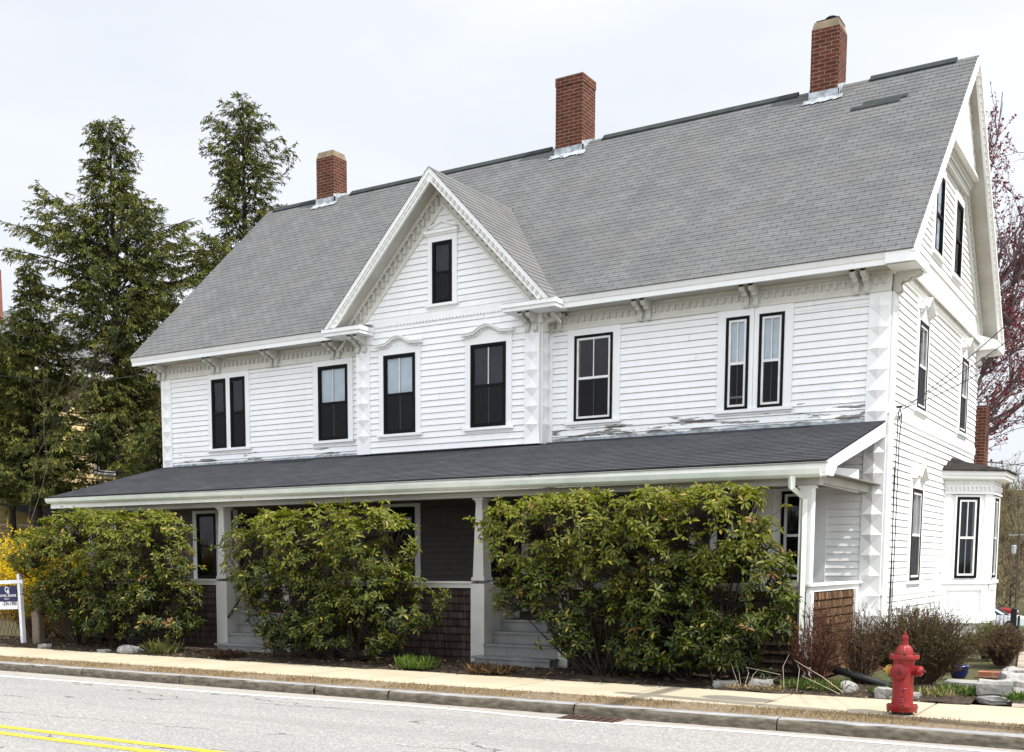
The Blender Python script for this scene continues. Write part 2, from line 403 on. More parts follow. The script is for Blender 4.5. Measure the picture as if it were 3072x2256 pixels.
# ------------------------------------------------------------------ the house
XL = -14.89; SL = .9004; ZE = 5.955; YE = -.5; YR = 4.0; ZR = 10.0; DB = 7.99; OH = .38
F0 = Fr((0, 0, 0), (1, 0), (0, -1)); FG = Fr((0, -.3, 0), (1, 0), (0, -1)); FS = Fr((0, 0, 0), (0, 1), (1, 0))
house = empty('white_house', (0, 0, 0), 'large white clapboard house with grey shingle roof, centre gable and long front porch', 'house')
H = house

def siding(mb, fr, z0, z1, ra, rb, exp=.108, holes=(), th=.020, gap=.0088):
    """clapboards between r=ra(z) and r=rb(z), leaving the holes (r0,r1,z0,z1) open"""
    fa = ra if callable(ra) else (lambda z: ra); fb = rb if callable(rb) else (lambda z: rb)
    n = max(1, round((z1 - z0) / exp)); e = (z1 - z0) / n
    cuts = sorted(set([z0 + i * e for i in range(n + 1)] + [h[k] for h in holes for k in (2, 3) if z0 < h[k] < z1]))
    for i in range(n):
        zb, zt = z0 + i * e, z0 + (i + 1) * e
        sub = [c for c in cuts if zb - 1e-6 <= c <= zt + 1e-6]
        for a, b in zip(sub[:-1], sub[1:]):
            if b - a < 1e-4: continue
            segs = [(None, None)]
            mid = (a + b) / 2; iv = sorted((h[0], h[1]) for h in holes if h[2] < mid < h[3])
            cur = 'A'; out = []
            for h0, h1 in iv:
                out.append((cur, h0)); cur = h1
            out.append((cur, 'B'))
            nb = lambda z: .004 + th * (1 - (z - zb) / e)
            if len(out) < 9 and exp < .15:
                o2 = []
                for q0, q1 in out:
                    lo_ = fa(mid) if q0 == 'A' else q0; hi_ = fb(mid) if q1 == 'B' else q1; c_ = lo_ + srng.uniform(.5, 4.5); prev = q0
                    while c_ < hi_ - .35:
                        o2.append((prev, c_ - .0015)); prev = c_ + .0015; c_ += srng.uniform(1.6, 4.5)
                    o2.append((prev, q1))
                out = o2
            a2 = a + (gap if abs(a - zb) < 1e-6 else 0)
            for s0, s1 in out:
                l0 = fa(a2) if s0 == 'A' else s0; l1 = fa(b) if s0 == 'A' else s0
                r0 = fb(a2) if s1 == 'B' else s1; r1 = fb(b) if s1 == 'B' else s1
                A0_, A1_, B0_, B1_ = fa(a2), fa(b), fb(a2), fb(b)
                l0 = max(l0, A0_); l1 = max(l1, A1_); r0 = min(r0, B0_); r1 = min(r1, B1_)
                if r0 - l0 < .004: continue
                if r1 < l1: r1 = l1 = (l1 + r1) / 2
                P = fr.p; j0, j1 = srng.uniform(-.0035, .0035), srng.uniform(-.0035, .0035); k0_, k1_ = srng.uniform(-.002, .003), srng.uniform(-.002, .003)
                vs = [P(l0, nb(a2) + k0_, a2 + j0), P(r0, nb(a2) + k1_, a2 + j1), P(r1, nb(b), b), P(l1, nb(b), b), P(l0, -.012, a2), P(r0, -.012, a2), P(l0, -.012, a), P(r0, -.012, a)]
                fs = [(0, 1, 2, 3)]
                if a2 > a: fs += [(4, 5, 1, 0), (6, 7, 5, 4)]
                k = len(vs); vs += [P(l1, -.012, b), P(r1, -.012, b)]; fs += [(3, 2, k + 1, k)]
                mb.add(vs, fs)

PANES = []
def window(fr, r0, r1, z0, z1, parent, cas=(.13, .13, .15), sash='white', fill=('curtain_dark', None), sill=True, hood=None, muntin=True, bw=.045, split=.5, lift=0, name='window', casing=True):
    """r0..r1, z0..z1: outer edge of the black frame"""
    m = MB(); cl, crr, ct_ = cas
    if casing:
        m.fbox(fr, r0 - cl, r0, -.01, .036, z0, z1 + ct_); m.fbox(fr, r1, r1 + crr, -.01, .036, z0, z1 + ct_)
        m.fbox(fr, r0, r1, -.01, .036, z1, z1 + ct_)
    if hood:
        hw, rise, off = hood; rc = (r0 + r1) / 2; zb = z1 + ct_
        pts = [(-1, .02), (-.86, 0), (-.72, .02), (-.5, .12), (-.2, .8), (0, 1), (.2, .8), (.5, .12), (.72, .02), (.86, 0), (1, .02)] if off else [(-1, .1), (-.8, 0), (-.6, .06), (0, 1), (.6, .06), (.8, 0), (1, .1)]
        P = [(rc + a * hw, zb + b * rise) for a, b in pts]
        m.prism(fr, [(rc - hw * .93, zb - .001), (rc + hw * .93, zb - .001)] + [(a, b + .004) for a, b in P[::-1][1:-1]], -.01, .04)
        for (a, b), (c, d) in zip(P[:-1], P[1:]):
            m.prism(fr, [(a, b), (c, d), (c, d + .034), (a, b + .034)], -.01, .12)
            m.prism(fr, [(a, b + .034), (c, d + .034), (c, d + .052), (a, b + .052)], -.01, .145)
        nd = int(hw * 2 / .055)
        for i in range(nd):
            a = rc - hw * .9 + (i + .5) * hw * 1.8 / nd
            b = np.interp(a, [p[0] for p in P], [p[1] for p in P])
            m.fbox(fr, a - .013, a + .013, .03, .075, b - .035, b + .003)
    w = m.build(name, M['white'], parent)
    if sill:
        MB().fbox(fr, r0 - cl - .03, r1 + crr + .03, -.01, .075, z0 - .05, z0 - .002).fbox(fr, r0 - cl, r1 + crr, -.01, .035, z0 - .085, z0 - .05).build('sill', M['white'], w)
    k = MB()
    k.fbox(fr, r0, r0 + bw, -.03, .046, z0, z1).fbox(fr, r1 - bw, r1, -.03, .046, z0, z1)
    k.fbox(fr, r0 + bw, r1 - bw, -.03, .046, z0, z0 + bw).fbox(fr, r0 + bw, r1 - bw, -.03, .046, z1 - bw, z1)
    k.build('frame', M['black'], w)
    a0, a1, b0, b1 = r0 + bw, r1 - bw, z0 + bw, z1 - bw; zm = b0 + (b1 - b0) * split
    sm = MB(); sw = .034 if sash == 'white' else .022
    sm.fbox(fr, a0, a0 + sw, -.03, .036, b0, b1).fbox(fr, a1 - sw, a1, -.03, .036, b0, b1)
    sm.fbox(fr, a0 + sw, a1 - sw, -.03, .036, b0, b0 + sw).fbox(fr, a0 + sw, a1 - sw, -.03, .036, b1 - sw, b1)
    sm.fbox(fr, a0 + sw, a1 - sw, -.03, .040, zm - .02, zm + .02)
    if lift: sm.fbox(fr, a0 + sw, a1 - sw, -.025, .032, b0 + lift, b0 + lift + .03)
    sm.build('sash', M['sash'] if sash == 'white' else M['black'], w)
    if muntin:
        mm = MB(); c = (a0 + a1) / 2
        mm.fbox(fr, c - .007, c + .007, .004, .031, zm + .02, b1 - sw).fbox(fr, c - .006, c + .006, .0, .012, b0 + sw, zm - .02)
        mm.build('muntin', M['sash'], w)
    g = MB(); g.quad(fr.p(a0 + sw, .024, zm + .02), fr.p(a1 - sw, .024, zm + .02), fr.p(a1 - sw, .024, b1 - sw), fr.p(a0 + sw, .024, b1 - sw))
    g.quad(fr.p(a0 + sw, .018, b0 + sw), fr.p(a1 - sw, .018, b0 + sw), fr.p(a1 - sw, .018, zm - .02), fr.p(a0 + sw, .018, zm - .02))
    g.build('pane', M['glass'], w)
    up, lo = fill
    back = MB(); back.quad(fr.p(a0, -.45, b0), fr.p(a1, -.45, b0), fr.p(a1, -.45, b1), fr.p(a0, -.45, b1))
    for ra, rb_, za, zb in ((a0, a0, b0, b1), (a1, a1, b0, b1)):
        back.quad(fr.p(ra, -.03, za), fr.p(ra, -.45, za), fr.p(ra, -.45, zb), fr.p(ra, -.03, zb))
    back.quad(fr.p(a0, -.03, b0), fr.p(a1, -.03, b0), fr.p(a1, -.45, b0), fr.p(a0, -.45, b0)); back.quad(fr.p(a0, -.03, b1), fr.p(a1, -.03, b1), fr.p(a1, -.45, b1), fr.p(a0, -.45, b1))
    back.build('dark_interior', M['dark'], w)
    if up == 'shade' or up == 'sky_reflection':
        zz = b1 - (b1 - zm) * (1.0 if up == 'shade' else 1.95)
        MB().fbox(fr, a0 + .01, a1 - .01, -.008, -.004, zz, b1).build('blind_sky_backing', M['shade'], w)  # half length is a blind; full length paints a sky reflection
    elif up in ('curtain', 'curtain_dark', 'red_drape'):
        cm = MB(); n = 14; zl = b0 + .02
        prev = None
        for side in (0, 1):
            wv = (a1 - a0) * (.47 if up != 'curtain' else .42); s0 = a0 if side == 0 else a1 - wv
            for i in range(n):
                x0 = s0 + wv * i / n; x1 = s0 + wv * (i + 1) / n; d0 = -.05 + .022 * math.sin(i * 2.1 + side); d1 = -.05 + .022 * math.sin((i + 1) * 2.1 + side)
                cm.quad(fr.p(x0, d0, zl), fr.p(x1, d1, zl), fr.p(x1, d1, b1), fr.p(x0, d0, b1))
        cm.build('curtain', M[up], w)
    if lo == 'screen':
        MB().quad(fr.p(a0 + sw, .0335, b0 + sw), fr.p(a1 - sw, .0335, b0 + sw), fr.p(a1 - sw, .0335, zm - .02), fr.p(a0 + sw, .0335, zm - .02)).build('insect_screen', M['screen'], w)
    PANES.append((a0, a1, b0, b1))
    return w
def hole(r0, r1, z0, z1, bw=.03): return (r0 + bw, r1 - bw, z0 + bw, z1 - bw)

# --- front wall, upper storey ------------------------------------------------
ZT, ZB, ZP, ZF = 5.362, 3.949, 3.60, 5.50
wins_up = [(-13.41, -13.012), (-12.892, -12.486), (-10.579, -9.861), (-5.058, -4.355), (-2.439, -2.07), (-1.916, -1.527)]
m = MB()
hs = [hole(a, b, ZB, ZT) for a, b in wins_up]
siding(m, F0, ZP - .1, ZF, XL + .28, -9.40, holes=hs); m.build('wall', M['siding_left'], H)
m = MB(); siding(m, F0, ZP - .1, ZF, -5.6, -.30, holes=hs); m.build('wall', M['siding_upper'], H)
g0, g1 = -9.43, -5.57; gc = -7.49; gs = 1.055; gpk = 8.343
gw = [(-8.798, -8.095, 3.938, 5.36), (-6.923, -6.211, 3.938, 5.36), (-7.721, -7.307, 6.15, 7.21)]
gh = [hole(*w) for w in gw]
m = MB(); siding(m, FG, 3.60, 5.90, g0 + .30, g1 - .28, holes=gh)
lim = lambda z: (gpk - .42 - z) / gs
siding(m, FG, 6.02, 7.86, lambda z: gc - lim(z), lambda z: gc + lim(z), holes=gh)
m.build('gable_wall', M['siding'], H)
# closed body of the house so that no light leaks in
m = MB(); m.box(XL + .02, -.02, .02, DB - .02, .3, .32); m.quad((XL + .02, DB, 0), (-.0, DB, 0), (0, DB, 5.95), (XL + .02, DB, 5.95))
m.quad((XL, 0, 0), (XL, DB, 0), (XL, DB, 5.9), (XL, 0, 5.9)); m.add([(XL, -.1, 5.85), (XL, DB + .1, 5.85), (XL, YR, 9.95)], [(0, 1, 2)])
m.build('rear_wall', M['siding'], H)

WF = dict(parent=H)
w1 = window(F0, *wins_up[0], ZB, ZT, H, cas=(.10, .056, .13), sash='black', fill=('curtain_dark', 'screen'), sill=False, muntin=False)
w2 = window(F0, *wins_up[1], ZB, ZT, H, cas=(.058, .11, .13), sash='black', fill=('curtain_dark', 'screen'), sill=False, muntin=False)
MB().fbox(F0, -13.55, -12.34, -.01, .075, ZB - .05, ZB - .002).fbox(F0, -13.51, -12.37, -.01, .035, ZB - .085, ZB - .05).build('sill', M['white'], w1)
window(F0, *wins_up[2], ZB, ZT, H, cas=(.13, .12, .15), sash='black', fill=('shade', 'screen'))
window(F0, *wins_up[3], ZB, ZT, H, cas=(.13, .13, .14), sash='white', fill=('red_drape', 'screen'))
w5 = window(F0, *wins_up[4], ZB, ZT, H, cas=(.13, .07, .13), sash='white', fill=('shade', 'screen'), sill=False, lift=.13)
w6 = window(F0, *wins_up[5], ZB, ZT, H, cas=(.078, .13, .13), sash='white', fill=('shade', 'screen'), sill=False)
MB().fbox(F0, -2.60, -1.37, -.01, .075, ZB - .05, ZB - .002).fbox(F0, -2.57, -1.40, -.01, .035, ZB - .085, ZB - .05).build('sill', M['white'], w5)
window(FG, *gw[0], H, cas=(.11, .11, .15), sash='black', fill=('shade', 'screen'), hood=(.50, .13, True))
window(FG, *gw[1], H, cas=(.11, .11, .15), sash='black', fill=('curtain_dark', 'screen'), hood=(.52, .13, True))
wg = window(FG, *gw[2], H, cas=(.10, .10, .14), sash='black', fill=('curtain_dark', 'screen'), muntin=False)
m = MB(); m.fbox(FG, -7.86, -7.17, -.01, .10, 7.35, 7.40).fbox(FG, -7.84, -7.19, -.01, .07, 7.32, 7.35)
for sgn in (-1, 1):
    xa = gc - .03; m.prism(FG, [(xa + sgn * .30, 7.43), (xa + sgn * .30, 7.46), (xa, 7.57), (xa, 7.54)][::(1 if sgn < 0 else -1)], 0, .06)
m.build('window_head', M['white'], wg)

# --- pilasters with raised diamonds ----------------------------------------
def pilaster(fr, r0, r1, z0, z1, name='pilaster', zfirst=None, sp=.30, mir=None):
    m = MB(); m.fbox(fr, r0, r1, -.01, .032, z0, z1)
    w = (r1 - r0); rc = (r0 + r1) / 2; hw = w / 2 - .008
    n = int((z1 - z0 - .04) / sp); zt = z1 - .19
    zs = [zt - i * sp for i in range(n + 1) if zt - i * sp - .14 > z0 - .02]
    for z in zs:
        T, B, L, Rr, C = (rc, z + .14), (rc, z - .14), (rc - hw, z), (rc + hw, z), (rc, z)
        P = lambda q, n_=.0335: fr.p(q[0], n_, q[1])
        m.add([P(T), P(L), P(B), P(Rr), P(C, .080)], [(1, 4, 0), (2, 4, 1), (3, 4, 2), (0, 4, 3)])
        m.add([P(T, .012), P(L, .012), P(B, .012), P(Rr, .012), P(T), P(L), P(B), P(Rr)], [(0, 1, 5, 4), (1, 2, 6, 5), (2, 3, 7, 6), (3, 0, 4, 7)])
    for z in zs: m.fbox(fr, rc - .011, rc + .011, .072, .088, z - .011, z + .011)
    return m.build(name, M['white'], H)
pilaster(F0, -.305, 0.0, .50, 5.47); pilaster(FS, .036, .33, .50, 5.47)
pilaster(F0, XL, XL + .29, ZP, 5.47)
pilaster(FG, g0, g0 + .31, ZP, 5.62); pilaster(FG, g1 - .28, g1, ZP, 5.62)
FGs = Fr((g1, 0, 0), (0, 1), (1, 0)); pilaster(Fr((g1, -.3, 0), (0, 1), (1, 0)), .036, .30, ZP, 5.62)
MB().box(g0 + .004, g0 + .03, -.3, 0, ZP, 5.9).box(g1 - .03, g1 - .012, -.3, 0, ZP, 5.9).build('corner_board', M['white'], H)
MB().box(g1 + .035, g1 + .10, -.036, 0, ZP, 5.5).build('corner_board', M['white'], H)

# --- frieze, dentils, soffit, fascia, brackets ------------------------------------
def dentils(m, fr, r0, r1, z, sp=.113, w=.052, h=.082, n0=.03, n1=.062, top=.035):
    m.fbox(fr, r0, r1, n0 - .03, n1 - .004, z, z + top); n = int((r1 - r0) / sp)
    for i in range(n):
        c = r0 + (i + .5) * (r1 - r0) / n; m.fbox(fr, c - w / 2, c + w / 2, n0 - .03, n1, z - h, z + top * .6)
BRP = [(.0, 5.47), (.085, 5.47), (.11, 5.50), (.10, 5.55), (.085, 5.585), (.12, 5.62), (.19, 5.625), (.22, 5.665), (.30, 5.67), (.36, 5.70), (.36, 5.765), (.0, 5.765)]
def bracket(fr, rc, prof=BRP, pair=True, dz=0, name='bracket', parent=None):
    m = MB(); P = [(n, z + dz) for n, z in prof]
    for a in ((-.10, -.025), (.045, .12)) if pair else ((-.04, .04),):
        m.prism_r(fr, P, rc + a[0], rc + a[1]); m.fbox(fr, rc + a[0] - .008, rc + a[1] + .008, 0, .36, 5.735 + dz, 5.764 + dz)
    return m.build(name, M['trim_dirty_shaded'], parent or H)
for r0, r1 in ((XL, g0 + .02), (g1 + .06, .0)):
    m = MB(); m.fbox(F0, r0, r1, -.01, .030, 5.47, 5.765).fbox(F0, r0, r1, 0, .058, 5.475, 5.51).fbox(F0, r0, r1, 0, .045, 5.51, 5.53)
    m.build('frieze', M['frieze'], H)
    m = MB(); dentils(m, F0, r0 + .1, r1 - .05, 5.665, n0=.03); m.build('dentil_course', M['trim_dirty_shaded'], H)
for r0, r1 in ((XL - OH, g0 - .2), (g1 + .3, OH)):
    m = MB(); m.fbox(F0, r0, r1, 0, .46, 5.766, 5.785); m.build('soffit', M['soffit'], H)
    m = MB(); m.prism_r(F0, [(.455, 5.745), (.485, 5.745), (.485, 5.815), (.50, 5.83), (.53, 5.90), (.53, 5.925), (.455, 5.925)], r0, r1); m.build('fascia', M['white'], H)
for x in (-.42, -2.05, -3.80, -5.28, -10.12, -11.68, -13.25, -14.83):
    bracket(F0, x if x != -5.28 else -5.40)
bracket(FS, .16); bracket(FS, 7.75)
# eave returns round the side corners
for y0, y1 in ((-.53, .42), (7.55, 8.5)):
    m = MB(); m.box(.0, .41, y0, y1, 5.745, 5.90)
    y0, y1 = max(y0, -.30), min(y1, 8.28)
    m.add([(.0, y0, 5.90), (.42, y0, 5.90), (.42, y1, 5.90), (.0, y1, 5.90), (.0, y0, 6.06), (.0, y1, 6.06)], [(1, 2, 5, 4), (0, 1, 4), (2, 3, 5)])
    m.build('eave_return', M['white'], H)

# --- roofs built course by course ------------------------------------
def courses(m, fa, fb, nrm, n, th=.0065):
    nrm = np.array(nrm)
    for i in range(n):
        t0, t1 = i / n, (i + 1) / n
        A0, B0, A1, B1 = (np.array(q) for q in (fa(t0), fb(t0), fa(t1 + .012 / n * n * .0), fb(t1)))
        m.quad(A0 + nrm * th, B0 + nrm * th, B1, A1); m.quad(A0 - nrm * .01, B0 - nrm * .01, B0 + nrm * th, A0 + nrm * th)
nl = math.hypot(1, SL); nf = (0, -SL / nl, 1 / nl); nbk = (0, SL / nl, 1 / nl)
wv = lambda x: 0.0
roof_parent = None
m = MB(); rows = round(math.hypot(YR - YE + .05, (YR - YE + .05) * SL) / .135); x0, x1 = XL - OH, OH
ys = YE - .05; zs_ = ZE - .05 * SL
gc, gs, gpk = -7.49, 1.055, 8.343
zt_ = lambda t: zs_ + t * (ZR - zs_)
vl = lambda t: max(0, (gpk - zt_(t) - .02) / gs)
courses(m, lambda t: (x0, ys + t * (YR - ys), zt_(t)), lambda t: (gc - vl(t), ys + t * (YR - ys), zt_(t)), nf, rows)
courses(m, lambda t: (gc + vl(t), ys + t * (YR - ys), zt_(t)), lambda t: (x1, ys + t * (YR - ys), zt_(t)), nf, rows)
mb2 = MB(); yb = DB + .55
m.quad((x1, yb, zs_), (x0, yb, zs_), (x0, YR, ZR), (x1, YR, ZR))
m.quad((x0, yb, zs_ - .03), (x1, yb, zs_ - .03), (x1, YR, ZR - .03), (x0, YR, ZR - .03))
roof = m.build('roof', M['roof'], H)
m = MB()
for a, b in ((-15.05, -13.75), (-12.75, -7.6), (-6.45, -2.6), (-1.35, .05)):
    k = int((b - a) / .35)
    m.prism_r(Fr((0, YR, 0), (1, 0), (0, -1)), [(-.10, ZR - .085), (.10, ZR - .085), (.11, ZR - .055), (0, ZR + .05), (-.11, ZR - .055)], a, b)
m.build('ridge_cap', M['ridge'], H)
# darker repair patch
m = MB()
def onroof(x, y, lift=.016): return np.array((x, y, ZE + SL * (y - YE))) + np.array(nf) * lift
for (a, b, y0, y1) in ((-1.46, -.66, 3.10, 3.19), (-1.28, -.56, 3.19, 3.28)):
    m.quad(onroof(a, y0), onroof(b, y0), onroof(b, y1), onroof(a, y1))
m.build('roof_patch', M['ridge'], H)
# front gable roof
gyf = -.80; gz0 = 5.88; hx = (gpk - gz0) / gs
def valley(z): return (z - ZE) / SL + YE - .04
ng = math.hypot(1, gs)
for sgn, nm in ((1, 'gable_roof'), (-1, 'gable_roof')):
    m = MB(); rr = round(math.hypot(hx, hx * gs) / .135)
    f = lambda t: (gc + sgn * hx * (1 - t), gyf, gz0 + (gpk - gz0) * t)
    def b_(t):
        z = gz0 + (gpk - gz0) * t; flare = .10 * max(0, 1 - t * 3) ** 2
        return (gc + sgn * (hx * (1 - t) + flare), valley(z) + flare, z)
    nn = (sgn * gs / ng, 0, 1 / ng)
    if sgn > 0: courses(m, f, b_, nn, rr)
    else: courses(m, b_, f, nn, rr)
    m.quad(f(0), b_(0), b_(1), f(1)) if 0 else None
    m.quad(*[np.array(q) - np.array(nn) * .03 for q in (f(0), b_(0), b_(1), f(1))])
    m.build(nm, M['roof_y'], H)
# flat boards of the front gable
rake = Fr((0, -.3, 0), (1, 0), (0, -1))
def rakeband(m, off0, off1, n0, n1, c, pk, s, half, fr, zlow=None):
    for sgn in (-1, 1):
        a = (c + sgn * half, pk - s * half - off0); b = (c, pk - off0); cc = (c, pk - off1); d = (c + sgn * half, pk - s * half - off1)
        if zlow is not None:
            ha = (pk - off0 - zlow) / s; hb = (pk - off1 - zlow) / s
            a = (c + sgn * min(ha, half), max(zlow, pk - s * half - off0)); d = (c + sgn * min(hb, half), max(zlow, pk - s * half - off1))
        P = [a, d, cc, b]; m.prism(fr, P if sgn < 0 else P[::-1], n0, n1)
m = MB(); rakeband(m, .012, .24, .42, .47, gc, gpk, gs, hx, FG, 5.86); rakeband(m, .012, .10, .47, .495, gc, gpk, gs, hx, FG, 5.87); m.build('barge_board', M['white'], H)
for sgn in (-1, 1):
    m = MB(); m.prism(FG, [(gc + sgn * .05, gpk - .21), (gc + sgn * .05, gpk - .24), (gc + sgn * 1.9, gpk - .05 - gs * 1.9 - .135), (gc + sgn * 1.9, gpk - .05 - gs * 1.9 - .105)][::(-1 if sgn > 0 else 1)], .468, .475)
    for i in range(26):
        h = .08 + i * (hx - .15) / 26; z = gpk - gs * h - .16; x = gc + sgn * h
        m.prism(FG, [(x - .03, z + .012), (x, z - .04), (x + .03, z + .012), (x, z + .045)], .468, .490)
    m.build('barge_studs', M['trim_dirty_shaded'], H)
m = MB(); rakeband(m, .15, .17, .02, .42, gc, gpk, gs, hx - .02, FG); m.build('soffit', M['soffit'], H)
m = MB(); rakeband(m, .17, .56, -.01, .032, gc, gpk, gs, 3, FG, 5.90); rakeband(m, .50, .56, .032, .06, gc, gpk, gs, 3, FG, 5.90); rakeband(m, .17, .24, .032, .09, gc, gpk, gs, 3, FG, 5.90)
m.build('rake_frieze', M['frieze'], H)
m = MB()
for sgn in (-1, 1):
    for i in range(21):
        h = .10 + i * .099; z = gpk - gs * h - .33; x = gc + sgn * h
        m.fbox(FG, x - .024, x + .024, .03, .085, z - .09 , z + .02)
        m.prism(FG, [(x - .05, z + .02), (x + .02, z + .02), (x + .02, z + .05), (x - .05, z + .05)], .03, .11)
rakeband(m, .30, .34, .02, .05, gc, gpk, gs, hx, FG)
m.build('dentil_course', M['trim_dirty_shaded'], H)
m = MB(); m.fbox(FG, g0 + .2, g1 - .2, -.01, .034, 5.90, 6.02)
n = 46
for i in range(n):
    a = g0 + .32 + i * (g1 - g0 - .62) / n; b = a + (g1 - g0 - .62) / n
    m.prism(FG, [(a, 5.90), (a + .01, 5.875), ((a + b) / 2, 5.865), (b - .01, 5.875), (b, 5.90)], 0, .040)
m.build('scalloped_belt', M['white'], H)
for a, b in ((gc - hx - .04, -9.02), (-6.05, gc + hx + .10)):
    m = MB(); m.fbox(FG, a, b, 0, .46, 5.74, 5.80).fbox(FG, a - .02, b + .02, 0, .49, 5.80, 5.87)
    m.add([FG.p(a, .50, 5.872), FG.p(b, .50, 5.872), FG.p(b, 0, 5.95), FG.p(a, 0, 5.95)], [(0, 1, 2, 3)])
    m.build('eave_return', M['white'], H)
m = MB(); m.fbox(FG, g0 - .03, g0 + .36, 0, .05, 5.60, 5.74).fbox(FG, g1 - .34, g1 + .05, 0, .05, 5.60, 5.74); m.box(g1, g1 + .05, -.3, 0, 5.6, 5.74); m.build('pilaster_capital', M['white'], H)
bracket(FG, g0 + .14, dz=-.02); bracket(FG, g1 - .14, dz=-.02); bracket(Fr((g1 + .01, -.3, 0), (0, 1), (1, 0)), .14, dz=-.02)

# --- side gable --------------------------------------------------------------
m = MB()
sw_ = [(1.925, 2.634, 4.013, 5.39), (5.972, 6.681, 4.013, 5.39), (1.90, 2.70, 1.268, 2.756), (2.837, 3.467, 6.633, 7.904), (4.687, 5.316, 6.633, 7.904)]
sh = [hole(*w) for w in sw_]
siding(m, FS, .62, 1.08, .33, 4.86, holes=sh); siding(m, FS, .62, 1.08, 7.22, 7.99, holes=sh)
siding(m, FS, 1.16, 3.08, .33, 4.86, holes=sh); siding(m, FS, 1.16, 3.08, 7.22, 7.99, holes=sh); siding(m, FS, 3.08, 3.74, .33, 7.99)
siding(m, FS, 3.86, 5.72, .33, 7.99, holes=sh)
sl = lambda z: (ZR - .62 - z) / SL
siding(m, FS, 6.42, 8.30, lambda z: max(.0, 4 - sl(z)), lambda z: 4 + sl(z), holes=sh)
m.quad((-.012, 0, 0), (-.012, 4.86, 0), (-.012, 4.86, .62), (-.012, 0, .62))
m.build('side_wall', M['siding'], H)
for k, w in enumerate(sw_):
    fl = [('curtain_dark', 'screen'), ('curtain_dark', 'screen'), ('curtain_dark', 'screen'), ('sky_reflection', None), ('curtain', None)][k]  # pale sheet in the first attic window stands for reflected sky
    window(FS, *w, H, cas=(.12, .12, .14), sash='white' if k < 3 else 'black', fill=fl, hood=(.46, .20, False) if k < 3 else None, muntin=k < 3, bw=.055)
m = MB(); m.fbox(FS, 0, 4.86, -.01, .036, 1.08, 1.16).fbox(FS, 0, 7.99, -.01, .036, 3.74, 3.86).fbox(FS, .0, 7.99, -.01, .036, 5.72, 5.9)
m.fbox(FS, 0, 4.86, -.01, .05, .52, .62).fbox(FS, 0, 4.86, -.01, .07, .49, .52)
for a, b, z in ((.33, 4.86, 1.08), (.33, 7.99, 3.74)):
    n = int((b - a) / .085)
    for i in range(n):
        x = a + i * .085; m.prism(FS, [(x, z), (x + .042, z - .035), (x + .085, z)], 0, .032)
m.build('belt_course', M['white'], H)
m = MB(); dentils(m, FS, .45, 7.95, 5.83, sp=.105, w=.05); m.fbox(FS, .4, 7.99, 0, .10, 5.865, 5.90); m.build('dentil_course', M['trim_dirty_shaded'], H)
m = MB(); e = .085
for i in range(6):
    z = 5.90 + i * e; ww = .105
    a = max(.0, 4 - (ZR - .5 - z) / SL); b = min(7.99, 4 + (ZR - .5 - z) / SL); n = int((b - a) / ww)
    for j in range(n):
        x = a + (j + (.5 if i % 2 else 0)) * ww
        m.prism(FS, [(x + .004, z + e + .02), (x + .004, z + .03), (x + .03, z + .004), (x + .075, z + .004), (x + .101, z + .03), (x + .101, z + e + .02)], 0, .016 + .004 * (i % 2) + .003 * (6 - i))
m.fbox(FS, 0.1, 7.9, -.01, .008, 5.90, 6.42)
m.build('scalloped_shingles', M['siding'], H)
m = MB(); a = 4 - (ZR - .5 - 6.42) / SL; m.fbox(FS, max(.05, a), 7.95 - max(.0, a), 0, .045, 6.36, 6.43); m.build('belt_course', M['white'], H)
m = MB(); hS = (ZR - ZE) / SL + .05
rakeband(m, .035, .27, OH - .045, OH, YR, ZR, SL, hS, FS, 5.86); rakeband(m, .035, .13, OH, OH + .035, YR, ZR, SL, hS, FS, 5.88); m.build('barge_board', M['white'], H)
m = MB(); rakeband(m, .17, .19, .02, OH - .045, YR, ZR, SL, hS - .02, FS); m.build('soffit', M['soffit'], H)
m = MB(); rakeband(m, .19, .62, -.01, .034, YR, ZR, SL, 3.99, FS); rakeband(m, .56, .62, .034, .06, YR, ZR, SL, 3.99, FS); m.build('rake_frieze', M['frieze'], H)
m = MB(); rakeband(m, .33, .37, .03, .05, YR, ZR, SL, 3.95, FS)
for sgn in (-1, 1):
    for i in range(38):
        h = .12 + i * .101; z = ZR - SL * h - .36; x = YR + sgn * h
        m.fbox(FS, x - .025, x + .025, .03, .085, z - .09, z + .03)
m.build('dentil_course', M['trim_dirty_shaded'], H)
m = MB(); rakeband(m, .195, .225, OH - .01, OH + .006, YR, ZR, SL, hS, FS, 5.86)
for sgn in (-1, 1):
    for i in range(38):
        h = .1 + i * .115; z = ZR - SL * h - .205; x = YR + sgn * h
        if h < hS - .1: m.fbox(FS, x - .028, x + .028, OH - .005, OH + .018, z - .02, z + .03)
m.build('barge_studs', M['trim_dirty_shaded'], H)

